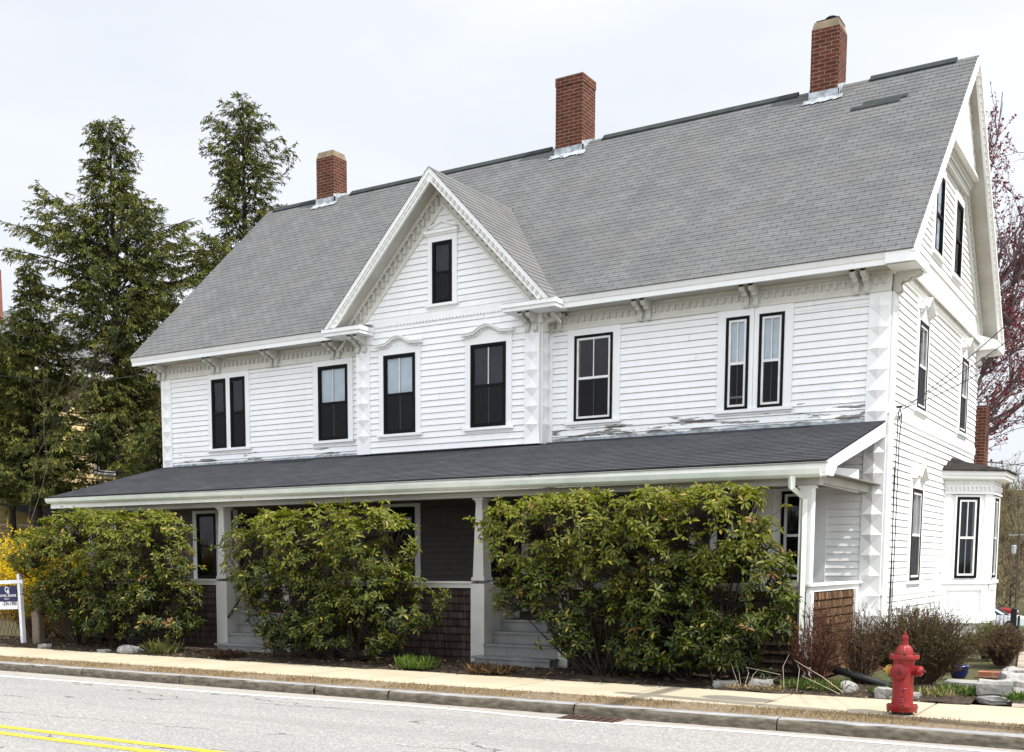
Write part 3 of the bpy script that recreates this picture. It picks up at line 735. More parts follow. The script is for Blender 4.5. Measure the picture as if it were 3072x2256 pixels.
# projecting apex of the side gable
m = MB(); zp = 8.44
hh = (ZR - .19 - zp) / SL
m.prism(FS, [(4 - hh, zp), (4 + hh, zp), (4, ZR - .19)], 0, .20)
m.fbox(FS, 4 - hh - .0, 4 + hh + .0, 0, .25, zp - .05, zp)
hq = (ZR - .3 - 8.30) / SL
m.fbox(FS, 4 - hq, 4 + hq, 0, .12, 8.27, 8.31)
m.build('gable_apex', M['white'], H)
m = MB(); dentils(m, FS, 4 - hq, 4 + hq, 8.22, sp=.1, n0=.05, n1=.10); dentils(m, FS, 4 - hh, 4 + hh, 8.35, sp=.1, n0=.10, n1=.15, h=.05); m.build('dentil_course', M['trim_dirty_shaded'], H)
m = MB()
for i in range(13):
    z = zp + .02 + i * .1; h2 = (ZR - .22 - z - .03) / SL; n = int(2 * h2 / .12)
    for j in range(n):
        x = 4 - h2 + (j + .5 * (i % 2)) * .12
        if x + .115 < 4 + h2: m.prism(FS, [(x, z + .1), (x, z + .03), (x + .035, z), (x + .08, z), (x + .115, z + .03), (x + .115, z + .1)], .195, .215 + .004 * (i % 2))
m.build('scalloped_shingles', M['siding'], H)

# --- bay window on the side --------------------------------------------------------
BW = .70; by0 = 4.86
bay = MB()
B = [Fr((0, by0, 0), (.7071, .7071), (.7071, -.7071)), Fr((BW, by0 + BW, 0), (0, 1), (1, 0)), Fr((BW, by0 + BW + .97, 0), (-.7071, .7071), (.7071, .7071))]
Wd = [.99, .97, .99]
for i, (fr, wd) in enumerate(zip(B, Wd)):
    ww = .46; a = wd / 2 - ww / 2; b = wd / 2 + ww / 2
    bay.fbox(fr, 0, a + .03, -.02, .0, .5, 3.02).fbox(fr, b - .03, wd, -.02, 0, .5, 3.02).fbox(fr, a + .03, b - .03, -.02, 0, .5, 1.30).fbox(fr, a + .03, b - .03, -.02, 0, 2.72, 3.02)
    bay.fbox(fr, 0, .14, 0, .03, .5, 2.80).fbox(fr, wd - .14, wd, 0, .03, .5, 2.80)
    bay.fbox(fr, -.03, wd + .03, 0, .06, 1.17, 1.23).fbox(fr, 0, wd, 0, .034, 1.05, 1.17).fbox(fr, -.01, wd + .01, 0, .05, .44, .58)
    bay.fbox(fr, 0, wd, 0, .035, 2.80, 3.05).fbox(fr, -.02, wd + .02, 0, .06, 2.80, 2.83)
    for k in range(4):
        bay.fbox(fr, .20, wd - .20, 0, .018 if k % 2 else .022, .60 + k * .1, .692 + k * .1)
    dentils(bay, fr, .02, wd - .02, 2.93, sp=.085, w=.04, h=.06, n0=.03, n1=.065, top=.03)
    n = 9
    for k in range(n):
        x = .04 + k * (wd - .08) / n; q = (wd - .08) / n
        bay.prism(fr, [(x, 3.03), (x + q / 2, 2.985), (x + q, 3.03)], 0, .05)
bay_o = bay.build('bay_window', M['white'], H)
def octo(m, off, z0, z1, ovh=None):
    k = off * .4142; P = [(0, by0 - off * 1.0 - k * 0), (BW + off, by0 + BW - k), (BW + off, by0 + BW + .97 + k), (0, by0 + 2 * BW + .97 + off)]
    P[0] = (0, by0 - off * 1.414); P[3] = (0, by0 + 2 * BW + .97 + off * 1.414)
    m.add([(x, y, z0) for x, y in P] + [(x, y, z1) for x, y in P], [(3, 2, 1, 0), (4, 5, 6, 7), (0, 1, 5, 4), (1, 2, 6, 5), (2, 3, 7, 6)])
    return P
m = MB(); octo(m, .10, 3.05, 3.07); octo(m, .22, 3.07, 3.13); octo(m, .25, 3.13, 3.20); m.build('bay_cornice', M['white'], bay_o)
m = MB(); P = octo(m, .29, 3.20, 3.225)
ap = [(0, by0 + .55, 3.60), (0, by0 + 1.85, 3.60), (.12, by0 + 1.2, 3.58)]
m.add([(x, y, 3.225) for x, y in P] + [(0.02, by0 + .62, 3.50), (.02, by0 + 1.72, 3.50), (.22, by0 + .95, 3.43), (.22, by0 + 1.45, 3.43)], [(0, 1, 6, 4), (1, 2, 7, 6), (2, 3, 5, 7), (4, 6, 7, 5)])
m.build('bay_roof', M['birdsnest'], bay_o)
for fr, wd in zip(B, Wd):
    window(fr, wd / 2 - .23, wd / 2 + .23, 1.27, 2.75, H, cas=(.03, .03, .03), sash='white', fill=('curtain_dark', None), sill=False, bw=.05)
MB().quad((.0, by0, .1), (BW, by0 + BW, .1), (BW, by0 + BW, .5), (0, by0, .5)).quad((BW, by0 + BW, .1), (BW, by0 + BW + .97, .1), (BW, by0 + BW + .97, .5), (BW, by0 + BW, .5)) if 0 else None
m = MB()
for fr, wd in zip(B, Wd): m.fbox(fr, .02, wd - .02, -.3, -.03, -.5, .5)
m.build('bay_foundation', M['trim_dirty_shaded'], bay_o)
m = MB(); m.fbox(FS, 0, 7.99, -.3, .012, -.6, .49).fbox(F0, -.32, -.0, -.3, .012, -.1, .49); m.build('foundation', brickmat('foundation_brick', (.13, .055, .042), (.10, .045, .036), (.16, .11, .09)), H)

m = MB(); m.box(-7.5, -1.4, DB, 13.6, -1.0, 4.3).add([(-7.7, DB, 4.3), (-1.2, DB, 4.3), (-1.2, 13.8, 4.3), (-7.7, 13.8, 4.3), (-4.45, DB, 5.2), (-4.45, 13.8, 5.2)], [(1, 2, 5, 4), (3, 0, 4, 5), (2, 3, 5)])
m.build('rear_wing', M['siding'], H)
MB().box(-.80, -.14, 10.4, 11.0, -.6, 5.0).build('rear_chimney', M['brick'], H)
# --- chimneys --------------------------------------------------------------------
def chimney(x0, x1, y0, y1, zt, cap, pot=False):
    zb = min(ZE + SL * (y0 - YE), ZR) - .15
    m = MB(); m.box(x0, x1, y0, y1, zb, zt); c = m.build('chimney', M['brick'], H)
    if cap:
        m = MB(); i = .035
        m.add([(x0, y0, zt + .001), (x1, y0, zt + .001), (x1, y1, zt + .001), (x0, y1, zt + .001), (x0 + i, y0 + i, zt + .14), (x1 - i, y0 + i, zt + .14), (x1 - i, y1 - i, zt + .14), (x0 + i, y1 - i, zt + .14)],
              [(4, 5, 6, 7), (0, 1, 5, 4), (1, 2, 6, 5), (2, 3, 7, 6), (3, 0, 4, 7)])
        m.build('chimney_cap', M['cap'], c)
    else:
        m = MB(); m.box(x0 - .010, x1 + .010, y0 - .010, y1 + .010, zt - .16, zt + .002); m.build('corbel', M['brick'], c)
    if pot:
        m = MB(); m.box(x0 + .06, x1 - .03, y0 + .05, y1 - .05, zt + .14, zt + .165); m.lathe(((x0 + x1) / 2 + .03, (y0 + y1) / 2, zt + .165), [(.09, 0), (.09, .05), (.12, .07), (.08, .1)], 14)
        m.build('flue_cover', M['iron'], c)
    m = MB(); zr = ZE + SL * (y0 - YE)
    m.box(x0 - .012, x1 + .012, y0 - .012, y0 + .05, zr - .1, zr + .15)
    n = 9; a, b = x0 - .10, x1 + .10
    for i in range(n):
        xa = a + (b - a) * i / n; xb = a + (b - a) * (i + 1) / n; d0 = .08 + .05 * random.random(); 
        m.quad(onroof(xa, y0 - d0, .02), onroof(xb, y0 - d0 * .8, .02), onroof(xb, y0 + .01, .03), onroof(xa, y0 + .01, .03))
    for xx in (x0 - .012, x1 + .004):
        m.add([(xx, y0 - .02, zr - .05), (xx + .008, y0 - .02, zr - .05), (xx + .008, y1, ZR + .1), (xx, y1, ZR + .1), (xx, y0 - .02, zr + .20), (xx + .008, y0 - .02, zr + .20), (xx + .008, y1, ZR + .12), (xx, y1, ZR + .12)],
              [(0, 3, 2, 1), (4, 5, 6, 7), (0, 1, 5, 4), (1, 2, 6, 5), (2, 3, 7, 6), (3, 0, 4, 7)])
    m.build('flashing', M['lead'], c)
    return c
chimney(-2.31, -1.83, 3.66, 4.20, 10.90, True, True)
chimney(-7.36, -6.77, 3.66, 4.25, 11.20, False)
chimney(-13.58, -13.08, 3.75, 4.25, 10.83, True)

# --- the porch ---------------------------------------------------------------------
PX0, PX1 = -14.76, 0.0; PY = -3.19; PZ = 2.855; PP = -2.84; SP = (3.64 - PZ) / 3.19
m = MB(); n = 26; npz = math.hypot(1, SP)
courses(m, lambda t: (PX0 - .13 * t, PY * (1 - t), PZ + (3.64 - PZ) * t), lambda t: (PX1, PY * (1 - t), PZ + (3.64 - PZ) * t), (0, -SP / npz, 1 / npz), n, .008)
m.quad((PX0, PY + .01, PZ - .04), (PX1, PY + .01, PZ - .04), (PX1, 0, 3.6), (PX0, 0, 3.6))
m.build('porch_roof', M['roof_dark'], H)
for a, b in ((XL + .3, g0), (g1 + .1, -.3)): MB().box(a, b, -.03, -.024, 3.60, 3.675).build('wall_flashing', M['lead'], H)
m = MB(); m.box(PX0 + .02, PX1 - .02, -3.155, -3.13, 2.64, 2.835); m.build('fascia', M['fascia'], H)
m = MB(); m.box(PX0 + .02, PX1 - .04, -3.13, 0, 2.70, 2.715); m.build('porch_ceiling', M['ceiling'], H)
m = MB(); m.box(-14.1, -.17, PP - .06, PP + .12, 2.565, 2.70).box(-.36, -.2, PP + .12, -.05, 2.60, 2.70); m.build('beam', M['porch_trim'], H)
# end boards on the right
m = MB(); FE = Fr((PX1 - .03, 0, 0), (0, 1), (1, 0))
m.prism(FE, [(-3.16, 2.66), (-2.9, 2.66), (-2.72, 2.80), (-.0, 3.42), (0, 3.61), (-3.16, 2.838)], 0, .03); m.build('barge_board', M['white'], H)
m = MB(); FE2 = Fr((-.30, 0, 0), (0, 1), (1, 0)); m.prism(FE2, [(PP, 2.60), (-.42, 2.58), (-.42, 2.92), (PP, 2.80)], 0, .03); m.build('end_panel', M['white'], H)
# gutter falls towards the downspout
m = MB(); pr_ = [(-.0, 0.0), (.045, -.015), (.085, .02), (.10, .085), (.088, .085), (.07, .03), (.04, .005), (.01, .01)]
gz = lambda x: 2.655 + (-x) * .0062
P0 = [(PX0 - .03, -3.156 - a, gz(PX0) + b) for a, b in pr_]; P1 = [(-.08, -3.156 - a, gz(0) + b) for a, b in pr_]; k = len(pr_)
m.add(P0 + P1, [tuple(range(k)), tuple(range(2 * k - 1, k - 1, -1))] + [(i, k + i, k + (i + 1) % k, (i + 1) % k) for i in range(k)])
m.build('gutter', M['gutter'], H)
m = MB()
def sqpipe(m, pts, w=.032):
    m.tube(pts, w, 4)
sqpipe(m, [(-.43, -3.21, 2.66), (-.43, -3.21, 2.52), (-.335, -2.96, 2.38), (-.335, -2.95, .42), (-.335, -2.95, .36)], .045)
m.build('downspout', M['gutter'], H)
def post(x, full=True, parent=H, wb=.25, inner=True):
    m = MB(); a = x - wb / 2; b = x + wb / 2
    m.add([(a + .03, PP, 1.36), (b - .03, PP, 1.36), (b - .03, PP + .24, 1.36), (a + .03, PP + .24, 1.36), (a + .07, PP + .02, 2.50), (b - .07, PP + .02, 2.50), (b - .07, PP + .2, 2.50), (a + .07, PP + .2, 2.50)],
          [(0, 1, 5, 4), (1, 2, 6, 5), (2, 3, 7, 6), (3, 0, 4, 7)])
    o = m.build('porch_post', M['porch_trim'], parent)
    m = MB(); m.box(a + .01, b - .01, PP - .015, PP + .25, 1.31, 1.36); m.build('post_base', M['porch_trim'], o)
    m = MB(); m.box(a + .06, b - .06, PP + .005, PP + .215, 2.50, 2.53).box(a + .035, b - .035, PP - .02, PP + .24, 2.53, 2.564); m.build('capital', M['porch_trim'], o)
    return o
for x in (-14.0, -10.58, -5.26): post(x)
# right end post is a plain square
m = MB(); m.box(-.43, -.27, PP, PP + .16, 1.31, 2.53); o = m.build('porch_post', M['white'], H); MB().box(-.45, -.25, PP - .02, PP + .18, 2.53, 2.56).build('capital', M['white'], o)
# lower posts, rails, shingled parapets
segs = [(-14.12, -10.70), (-8.98, -5.38), (-3.72, -.29)]
for (a, b) in segs:
    m = MB(); rows = 10
    for i in range(rows):
        z = .02 + i * .118; m.add([(a, PP - .0 + .02, z), (b, PP + .02, z), (b, PP + .045, z + .118), (a, PP + .045, z + .118), (a, PP + .06, z), (b, PP + .06, z)], [(0, 1, 2, 3), (4, 5, 1, 0)])
    m.quad((a, PP + .16, 0), (b, PP + .16, 0), (b, PP + .16, 1.2), (a, PP + .16, 1.2))
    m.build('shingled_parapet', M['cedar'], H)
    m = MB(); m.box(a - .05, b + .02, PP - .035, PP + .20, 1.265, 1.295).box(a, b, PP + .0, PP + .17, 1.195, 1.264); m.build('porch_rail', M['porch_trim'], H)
m = MB()
for i in range(11):
    z = .02 + i * .118
    if z > 1.1: break
    e = -.30 + .002
    m.add([(e + .03, PP + .12, z), (e + .03, -.42, z), (e + .005, -.42, z + .118), (e + .005, PP + .12, z + .118), (e - .01, PP + .12, z), (e - .01, -.42, z)], [(0, 1, 2, 3), (4, 5, 1, 0)])
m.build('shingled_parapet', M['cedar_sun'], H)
m = MB(); m.box(-.40, -.24, PP + .0, -.05, 1.265, 1.30).box(-.32, -.28, PP + .1, -.1, 1.19, 1.264).box(-.31, -.245, -.42, -.34, .1, 1.19).box(-.31, -.24, PP - .0, PP + .12, 0, 1.19); m.box(-.34, -.30, -.34, -.02, .1, 1.2); m.build('porch_rail', M['white'], H)
# stairs: treads and risers, with boarded cheeks
def stairs(x0, x1, wide):
    root = MB(); nst = 4; rise = .175; run = .27; yf = PP - .30
    for i in range(nst):
        y = yf + i * run; root.box(x0, x1, y, y + run, i * rise * (i > 0), (i + 1) * rise - .03)
    o = root.build('porch_steps', M['step'], H)
    for i in range(nst):
        y = yf + i * run; MB().box(x0 - (.06 if i == 0 else 0), x1 + .02, y - .03, y + run + .0, (i + 1) * rise - .03, (i + 1) * rise).build('tread', M['step'], o)
    return o
stairs(-5.14, -3.87, 1); stairs(-10.42, -9.15, 1)
for (a, b) in ((-5.38, -5.14), (-10.70, -10.45)):
    m = MB(); m.box(a, b, PP - .02, PP + .20, 0, 1.262)
    for i in range(9): m.box(b - .045, b - .002 - .003 * (i % 2), PP + .20 + i * .1, PP + .298 + i * .1, .0, 1.25)
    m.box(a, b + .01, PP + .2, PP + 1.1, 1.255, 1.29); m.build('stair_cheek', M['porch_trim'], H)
for (a, b) in ((-3.87, -3.72), (-9.15, -9.00)): MB().box(a, b, PP - .03, PP + .9, 0, 1.262).build('stair_cheek', M['porch_trim'], H)
MB().box(-14.14, -14.0, PP - .02, PP + .2, 0, 1.262).build('corner_post', M['porch_trim'], H)
MB().tube([(-10.40, PP - .05, .62), (-10.38, PP + .35, 1.05), (-10.38, PP + .8, 1.3)], .018, 6).build('handrail', M['iron'], H)
m = MB(); m.box(-14.1, -.3, PP + .5, 0, .67, .70); m.build('porch_floor', M['wood'], H)
# ground-floor wall under the porch
dw = [(-13.93, -13.38, 1.25, 2.62), (-12.76, -12.10, .72, 2.62), (-8.92, -8.32, 1.2, 2.62), (-6.80, -6.05, .72, 2.62), (-3.55, -3.0, 1.25, 2.62), (-2.5, -1.95, 1.25, 2.62), (-1.49, -1.02, 1.31, 2.66)]
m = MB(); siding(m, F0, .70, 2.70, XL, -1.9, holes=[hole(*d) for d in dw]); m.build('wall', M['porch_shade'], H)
m = MB(); siding(m, F0, .70, 2.80, -1.9, -.305, holes=[hole(*d) for d in dw]); siding(m, F0, 2.80, 3.45, -.8, -.305); m.build('wall', M['siding'], H)
for k, d in enumerate(dw):
    if k in (1, 3):
        d_ = MB(); d_.fbox(F0, d[0] - .12, d[0], -.01, .034, d[2], d[3] + .06).fbox(F0, d[1], d[1] + .12, -.01, .034, d[2], d[3] + .06)
        D = d_.build('door_frame', M['trim_dirty_shaded'], H)
        e = MB(); e.fbox(F0, d[0], d[1], -.06, -.02, d[2], d[3])
        for zz in (.2, 1.05): e.fbox(F0, d[0] + .1, d[1] - .1, -.021, -.008, d[2] + zz, d[2] + zz + .65)
        e.build('door', M['black'], D); MB().lathe((d[1] - .07, -.0, d[2] + .9), [(.0, 0), (.025, .01), (.025, .03), (0, .04)], 8).build('handle', M['metal'], D)
    else:
        window(F0, *d, H, cas=(.12, .12, .06), sash='white' if k == 6 else 'black', fill=('curtain_dark', None), sill=(k != 6), muntin=False)
MB().box(-.99, -.80, -.05, -.03, 1.0, 2.72).box(-1.9, -1.6, -.05, -.03, 1.0, 2.72).build('pilaster_board', M['white'], H)
MB().box(-.8, -.305, -.04, -.03, .6, 1.2) if 0 else None
# open-backed chair on the porch: its top rail shows over the parapet
ch = empty('porch_chair', (-7.35, -1.9, .70), 'dark chair back showing above the porch rail between the two middle bushes', 'chair')
m = MB(); m.tube([(-.22, 0, .0), (-.22, 0, .86), (-.12, 0, .93), (.12, 0, .93), (.22, 0, .86), (.22, 0, .0)], .02, 6); m.build('backrest', M['iron'], ch)
MB().box(-.22, .22, -.42, 0, .42, .46).build('seat', M['iron'], ch)
for a in (-.2, .2): MB().tube([(a, -.4, 0), (a, -.4, .43)], .018, 6).build('leg', M['iron'], ch)

# black pipe running from the downspout, cables on the side wall
m = MB(); m.tube([(-.335, -2.95, .36), (-.30, -3.0, .31), (.30, -3.12, .20), (.86, -3.22, .06)], .048, 10); tag(m.build('drain_pipe', M['wire'], None, smooth=True), 'long black drain pipe sloping to the ground below the white downspout', 'pipe')
SVC = (.06, .50, 3.86)
def wirepts(a, b, sag, n=24):
    a = np.array(a); b = np.array(b); return [tuple(a + (b - a) * t - np.array([0, 0, sag * 4 * t * (1 - t)])) for t in np.linspace(0, 1, n)]
m = MB(); m.tube([(.02, .50, 3.88), (.10, .50, 3.88)], .02, 6); m.tube([(.06, .44, 3.74), (.06, .46, 3.6), (.05, .50, 3.5), (.05, .43, 2.4), (.05, .50, 1.2), (.05, .49, .5)], .007, 5)
m.tube([(.08, .62, 3.78), (.06, .60, 3.4), (.05, .64, 2.0), (.05, .60, .8)], .008, 5); m.tube([(.07, .42, 3.78), (.07, .52, 3.70), (.07, .62, 3.78), (.07, .52, 3.86), (.07, .42, 3.78)], .008, 5)
m.tube([(.05, .38, 3.0), (.05, .46, 1.8), (.05, .40, .6)], .008, 5)
m.build('service_cable', M['wire'], H)
MB().box(.02, .10, 1.35, 1.6, .62, .85).build('meter_box', M['signwhite'], H)
# ------------------------------------------------------------------ utility pole of the near pavement (outside the frame, its shadow falls in it)
up = empty('utility_pole', (4.55, -6.16, 0), 'tall wooden utility pole on the kerb right of the red hydrant, beyond the frame', 'utility pole')
MB().tube([(0, 0, -.2), (0, 0, 9.6)], [.15, .11], 12).build('pole', M['bark'], up)
MB().box(-.06, .06, -1.1, 1.1, 9.0, 9.12).build('crossarm', M['bark'], up)
MB().lathe((.05, .36, 7.2), [(.0, 0), (.2, .02), (.22, .1), (.22, .7), (.18, .8), (0, .82)], 16).build('transformer', M['metal'], up)
for i, (zz, sg) in enumerate(((5.6, .3), (5.3, .36), (6.0, .2))):
    m = MB(); m.tube(wirepts((.10, .50, 3.88 - .03 * i), (4.5, -6.1, zz), sg), .0055, 5)
    tag(m.build('service_wire', M['wire']), ['middle black service wire from the house corner, in front of the red budded tree', 'lowest sagging black service wire from the house corner to the right', 'thin black service wire running highest from the house corner'][i], 'wire', 'service wires')

# ------------------------------------------------------------------ setting
def strip(name, x0, x1, y0, y1, z, mat, nx=1, ny=1, kind='structure', wob=0):
    m = MB()
    m.quad((x0, y0, z), (x1, y0, z), (x1, y1, z), (x0, y1, z)); return tag(m.build(name, mat), kind=kind)
def gz_(x, y):
    z = np.where(y < -6.3, -.25, -.035)
    d = np.clip(y - 5, 0, 62) * .048 * np.clip((x + 16) / 10, 0, 1)
    return z - d
xs = np.concatenate([[-900, -300, -120, -80], np.arange(-60, 61, 2.0), [80, 120, 300, 900]]); ys2 = np.concatenate([[-300, -100, -40, -20, -6.4, -6.2], np.arange(-4, 80, 2.0), [90, 120, 200, 500, 1500]])
GX, GY = np.meshgrid(xs, ys2); GZ = gz_(GX, GY); V = np.stack([GX, GY, GZ], -1).reshape(-1, 3); nx_ = len(xs)
F = [(j * nx_ + i, j * nx_ + i + 1, (j + 1) * nx_ + i + 1, (j + 1) * nx_ + i) for j in range(len(ys2) - 1) for i in range(nx_ - 1)]
tag(npmesh('ground', V, F, M['ground']), kind='structure')
strip('road', -120, 120, -14.6, -6.40, -.12, M['asphalt'])
strip('far_pavement', -120, 120, -17, -14.6, -.10, M['concrete']); strip('far_verge', -120, 120, -60, -17, -.10, M['ground'])
def ribbon(pts, w, z, name, mat):
    m = MB()
    for (a, b), (c, d) in zip(pts[:-1], pts[1:]): m.quad((a, b - w / 2, z), (c, d - w / 2, z), (c, d + w / 2, z), (a, b + w / 2, z))
    return tag(m.build(name, mat), kind='structure')
ribbon([(-80, -7.02), (-11, -7.0), (-6, -6.86), (-4.0, -6.72), (-3.0, -6.72), (-2.45, -6.80), (-1.85, -6.86)], .085, -.116, 'road_line', M['line_white'])
ribbon([(-1.85, -6.86), (-1.2, -6.80), (-.6, -6.72), (.2, -6.68), (8, -6.66), (60, -6.7)], .10, -.116, 'road_line', M['line_white'])
strip('road_line', -80, 60, -10.52, -10.40, -.116, M['line_yellow']); strip('road_line', -80, 60, -10.82, -10.70, -.116, M['line_yellow'])
strip('verge', -80, 40, -6.24, -5.58, -.004, M['drygrass_soil'])
# pavement slabs with joints
m = MB(); x = -60.0
while x < 30:
    w = 1.62; jit = .0; z = .012
    x0, x1 = x + .014, x + w - .014; t = .33
    m.add([(x0, -5.60, z), (x1, -5.60, z), (x1, -4.18, z), (x0, -4.18, z), (x0, -5.60, -.1), (x1, -5.60, -.1), (x1, -4.18, -.1), (x0, -4.18, -.1)], [(0, 1, 2, 3), (4, 5, 1, 0), (5, 6, 2, 1), (7, 4, 0, 3), (6, 7, 3, 2)])
    x += w
tag(m.build('pavement', M['concrete']), kind='structure')
# planting bed: uneven soil in front of the porch
nx, ny = 260, 26; gx = np.linspace(-20, 1.9, nx); gy = np.linspace(-4.22, -2.6, ny); GX, GY = np.meshgrid(gx, gy)
GZ = .005 + .05 * np.clip((GY + 4.24) / .4, 0, 1) + rng.normal(0, .006, GX.shape) + .02 * np.sin(GX * 3) * np.sin(GY * 5)
GYw = GY + (.05 * np.sin(GX * 2.2) + .03 * np.sin(GX * 7.1)) * (GY < -4.1)
V = np.stack([GX, GYw, GZ], -1).reshape(-1, 3); F = [(j * nx + i, j * nx + i + 1, (j + 1) * nx + i + 1, (j + 1) * nx + i) for j in range(ny - 1) for i in range(nx - 1)]
tag(npmesh('planting_bed', V, F, M['dirt'], smooth=True), kind='structure')
# granite kerb stones, each one a stone
kx = [-40, -36, -32, -28, -24.5, -21.2, -18.2, -15.4, -12.52, -10.1, -8.05, -5.6, -4.42, -1.86, .42, 3.1, 5.6, 8.5, 12, 16, 20]
for i, (a, b) in enumerate(zip(kx[:-1], kx[1:])):
    if b < -14 or a > 4: sides = 2
    n = max(2, int((b - a) / .18)); X = np.linspace(a + .006, b - .006, n); V = []; F = []
    for j, x in enumerate(X):
        e = rng.normal(0, .006, 4)
        V += [(x, -6.405 + e[0], -.2), (x, -6.425 + e[1] * 1.4, -.055), (x, -6.40 + e[2], -.006 + e[3] * .3), (x, -6.38, .004), (x, -6.245, .006), (x, -6.24, -.1)]
    for j in range(n - 1):
        for k in range(5): F.append((j * 6 + k, (j + 1) * 6 + k, (j + 1) * 6 + k + 1, j * 6 + k + 1))
    V = np.array(V); o = npmesh('kerb_stone', V, F, M['granite'])
    side = 'left of' if b < -1.9 else 'right of'
    KL = {8: 'second granite kerb stone in from the left edge of the picture', 7: 'granite kerb stone at the left edge of the picture', 9: 'granite kerb stone in front of the gap between the two left bushes', 10: 'granite kerb stone opposite the second bush', 11: 'short grey kerb stone opposite the middle stair',
          12: 'granite kerb stone just left of the storm drain', 13: 'granite kerb stone directly behind the storm drain', 14: 'granite kerb stone in front of the red hydrant', 15: 'granite kerb stone at the right edge of the picture'}
    tag(o, KL.get(i, 'granite kerb stone of the street edge beyond the picture'), 'kerb stone', 'granite kerb stones along the road')
# storm drain
sd = empty('storm_drain', (-1.55, -6.63, -.116), 'rusty iron storm drain grate set in the road against the kerb', 'drain')
MB().box(-.34, .34, -.17, -.14, -.05, .006).box(-.34, .34, .14, .17, -.05, .006).box(-.34, -.31, -.14, .14, -.05, .006).box(.31, .34, -.14, .14, -.05, .006).build('frame', M['rust'], sd)
m = MB()
for i in range(6): m.box(-.26 + i * .1, -.235 + i * .1, -.14, .14, -.03, .007)
m.build('grate', M['rust'], sd); MB().quad((-.31, -.14, .001), (.31, -.14, .001), (.31, .14, .001), (-.31, .14, .001)).build('drain_pit', M['dark'], sd)

# ------------------------------------------------------------------ grass and small plants
def blades(n, x0, x1, y0, y1, h, w, cols, z=0, lean=.5, dens=None):
    P = np.stack([rng.uniform(x0, x1, n), rng.uniform(y0, y1, n), np.full(n, z)], 1)
    if dens is not None: P = P[rng.random(n) < dens(P)]
    n = len(P); a = rng.uniform(0, 2 * math.pi, n); D = np.stack([np.cos(a) * lean, np.sin(a) * lean, np.ones(n)], 1) * np.array([1, 1, 1]) + rng.normal(0, .25, (n, 3)) * [1, 1, 0]
    L = h * rng.uniform(.4, 1.1, n); c = np.array(cols)[rng.integers(0, len(cols), n)] * rng.uniform(.7, 1.2, (n, 1))
    V, F = leaves(P, D, rdir(n), L, w, .1, .25); return V, F, np.repeat(c, 6, 0)
V, F, C = merge([blades(14000, -18, 3.4, -6.25, -5.66, .050, .005, [(.36, .26, .14), (.28, .19, .10), (.42, .33, .20), (.20, .13, .07)], dens=lambda P: .12 + .88 * (np.sin(P[:, 0] * 2.1) * np.sin(P[:, 0] * .7 + 1) > -.35) * (P[:, 1] > -6.2)),
                 blades(1500, -18, 3.4, -5.72, -5.62, .05, .005, [(.36, .26, .14), (.28, .19, .10)])])
tag(npmesh('dry_grass', V, F, M['blade'], C=C), 'straw coloured dead grass filling the strip between kerb and pavement', 'grass', kind='stuff')
def tuft(name, x, y, n, h, sp, cols, label, cat='plant', w=.012, lean=.6, group=None, z=.03):
    o = empty(name, (x, y, z), label, cat, group); V, F, C = blades(n, -sp, sp, -sp * .6, sp * .6, h, w, cols, lean=lean)
    npmesh('blades', V, F, M['blade'], o, C); return o
tuft('daffodil_leaves', -5.62, -3.98, 420, .22, .26, [(.08, .16, .02), (.12, .20, .03), (.20, .22, .06)], 'bright green clump of strappy leaves on the bed left of the middle stair', lean=.5)
tuft('iris_clump', -10.9, -4.0, 160, .30, .24, [(.14, .16, .04), (.26, .22, .10), (.09, .13, .03)], 'thin grassy clump with pale dead stalks behind the flat stone', lean=.7)
tuft('dead_grass_tuft', -4.35, -4.02, 480, .17, .28, [(.14, .07, .04), (.22, .14, .07), (.08, .05, .03)], 'rusty brown dead tuft at the foot of the middle stair', lean=1.1)
tuft('dead_grass_tuft', -9.35, -3.98, 420, .17, .26, [(.09, .05, .03), (.06, .035, .025)], 'dark brown dead tuft at the foot of the left stair', lean=1.0)
tuft('green_weeds', .10, -3.72, 700, .15, .36, [(.06, .11, .02), (.09, .14, .03), (.16, .17, .05)], 'green weeds under the black drain pipe', lean=.7)
tuft('green_weeds', 1.72, -3.52, 520, .16, .30, [(.06, .13, .02), (.09, .16, .03), (.2, .2, .07)], 'leafy green weeds left of the stacked pale stones', lean=.8)
tuft('green_weeds', 2.40, -3.72, 240, .14, .2, [(.06, .13, .02), (.12, .18, .04)], 'green weeds at the right foot of the stacked pale stones', lean=.8)
tuft('green_weeds', 1.02, -3.75, 300, .12, .25, [(.05, .10, .02), (.08, .12, .03)], 'low green weeds behind the red hydrant', lean=.8)
tuft('straw_tuft', 1.35, -3.8, 260, .14, .30, [(.40, .34, .18), (.3, .24, .12), (.12, .15, .04)], 'straw and weeds between the round stones and the stacked stones', lean=1.0)
tuft('straw_tuft', -.55, -4.0, 220, .10, .35, [(.38, .30, .16), (.25, .18, .10)], 'flattened straw at the pavement edge below the brown twiggy shrub', lean=1.2)
n = 2600; P = np.stack([rng.uniform(-18, 1.9, n), rng.uniform(-4.25, -2.9, n), rng.uniform(.05, .085, n)], 1); P[:, 2] -= .04 * (P[:, 1] < -4.05)
D = rdir(n) * [1, 1, .25]; V, F = leaves(P, D, rdir(n) * .4 + [0, 0, 1], rng.uniform(.03, .085, n), .025, .25, .2); cc = np.array([(.14, .085, .05), (.20, .14, .08), (.07, .045, .03), (.24, .19, .12)])[rng.integers(0, 4, n)]
tag(npmesh('leaf_litter', V, F, M['blade'], C=np.repeat(cc, 6, 0)), 'brown fallen leaves scattered over the soil under the bushes', 'leaf litter', kind='stuff')
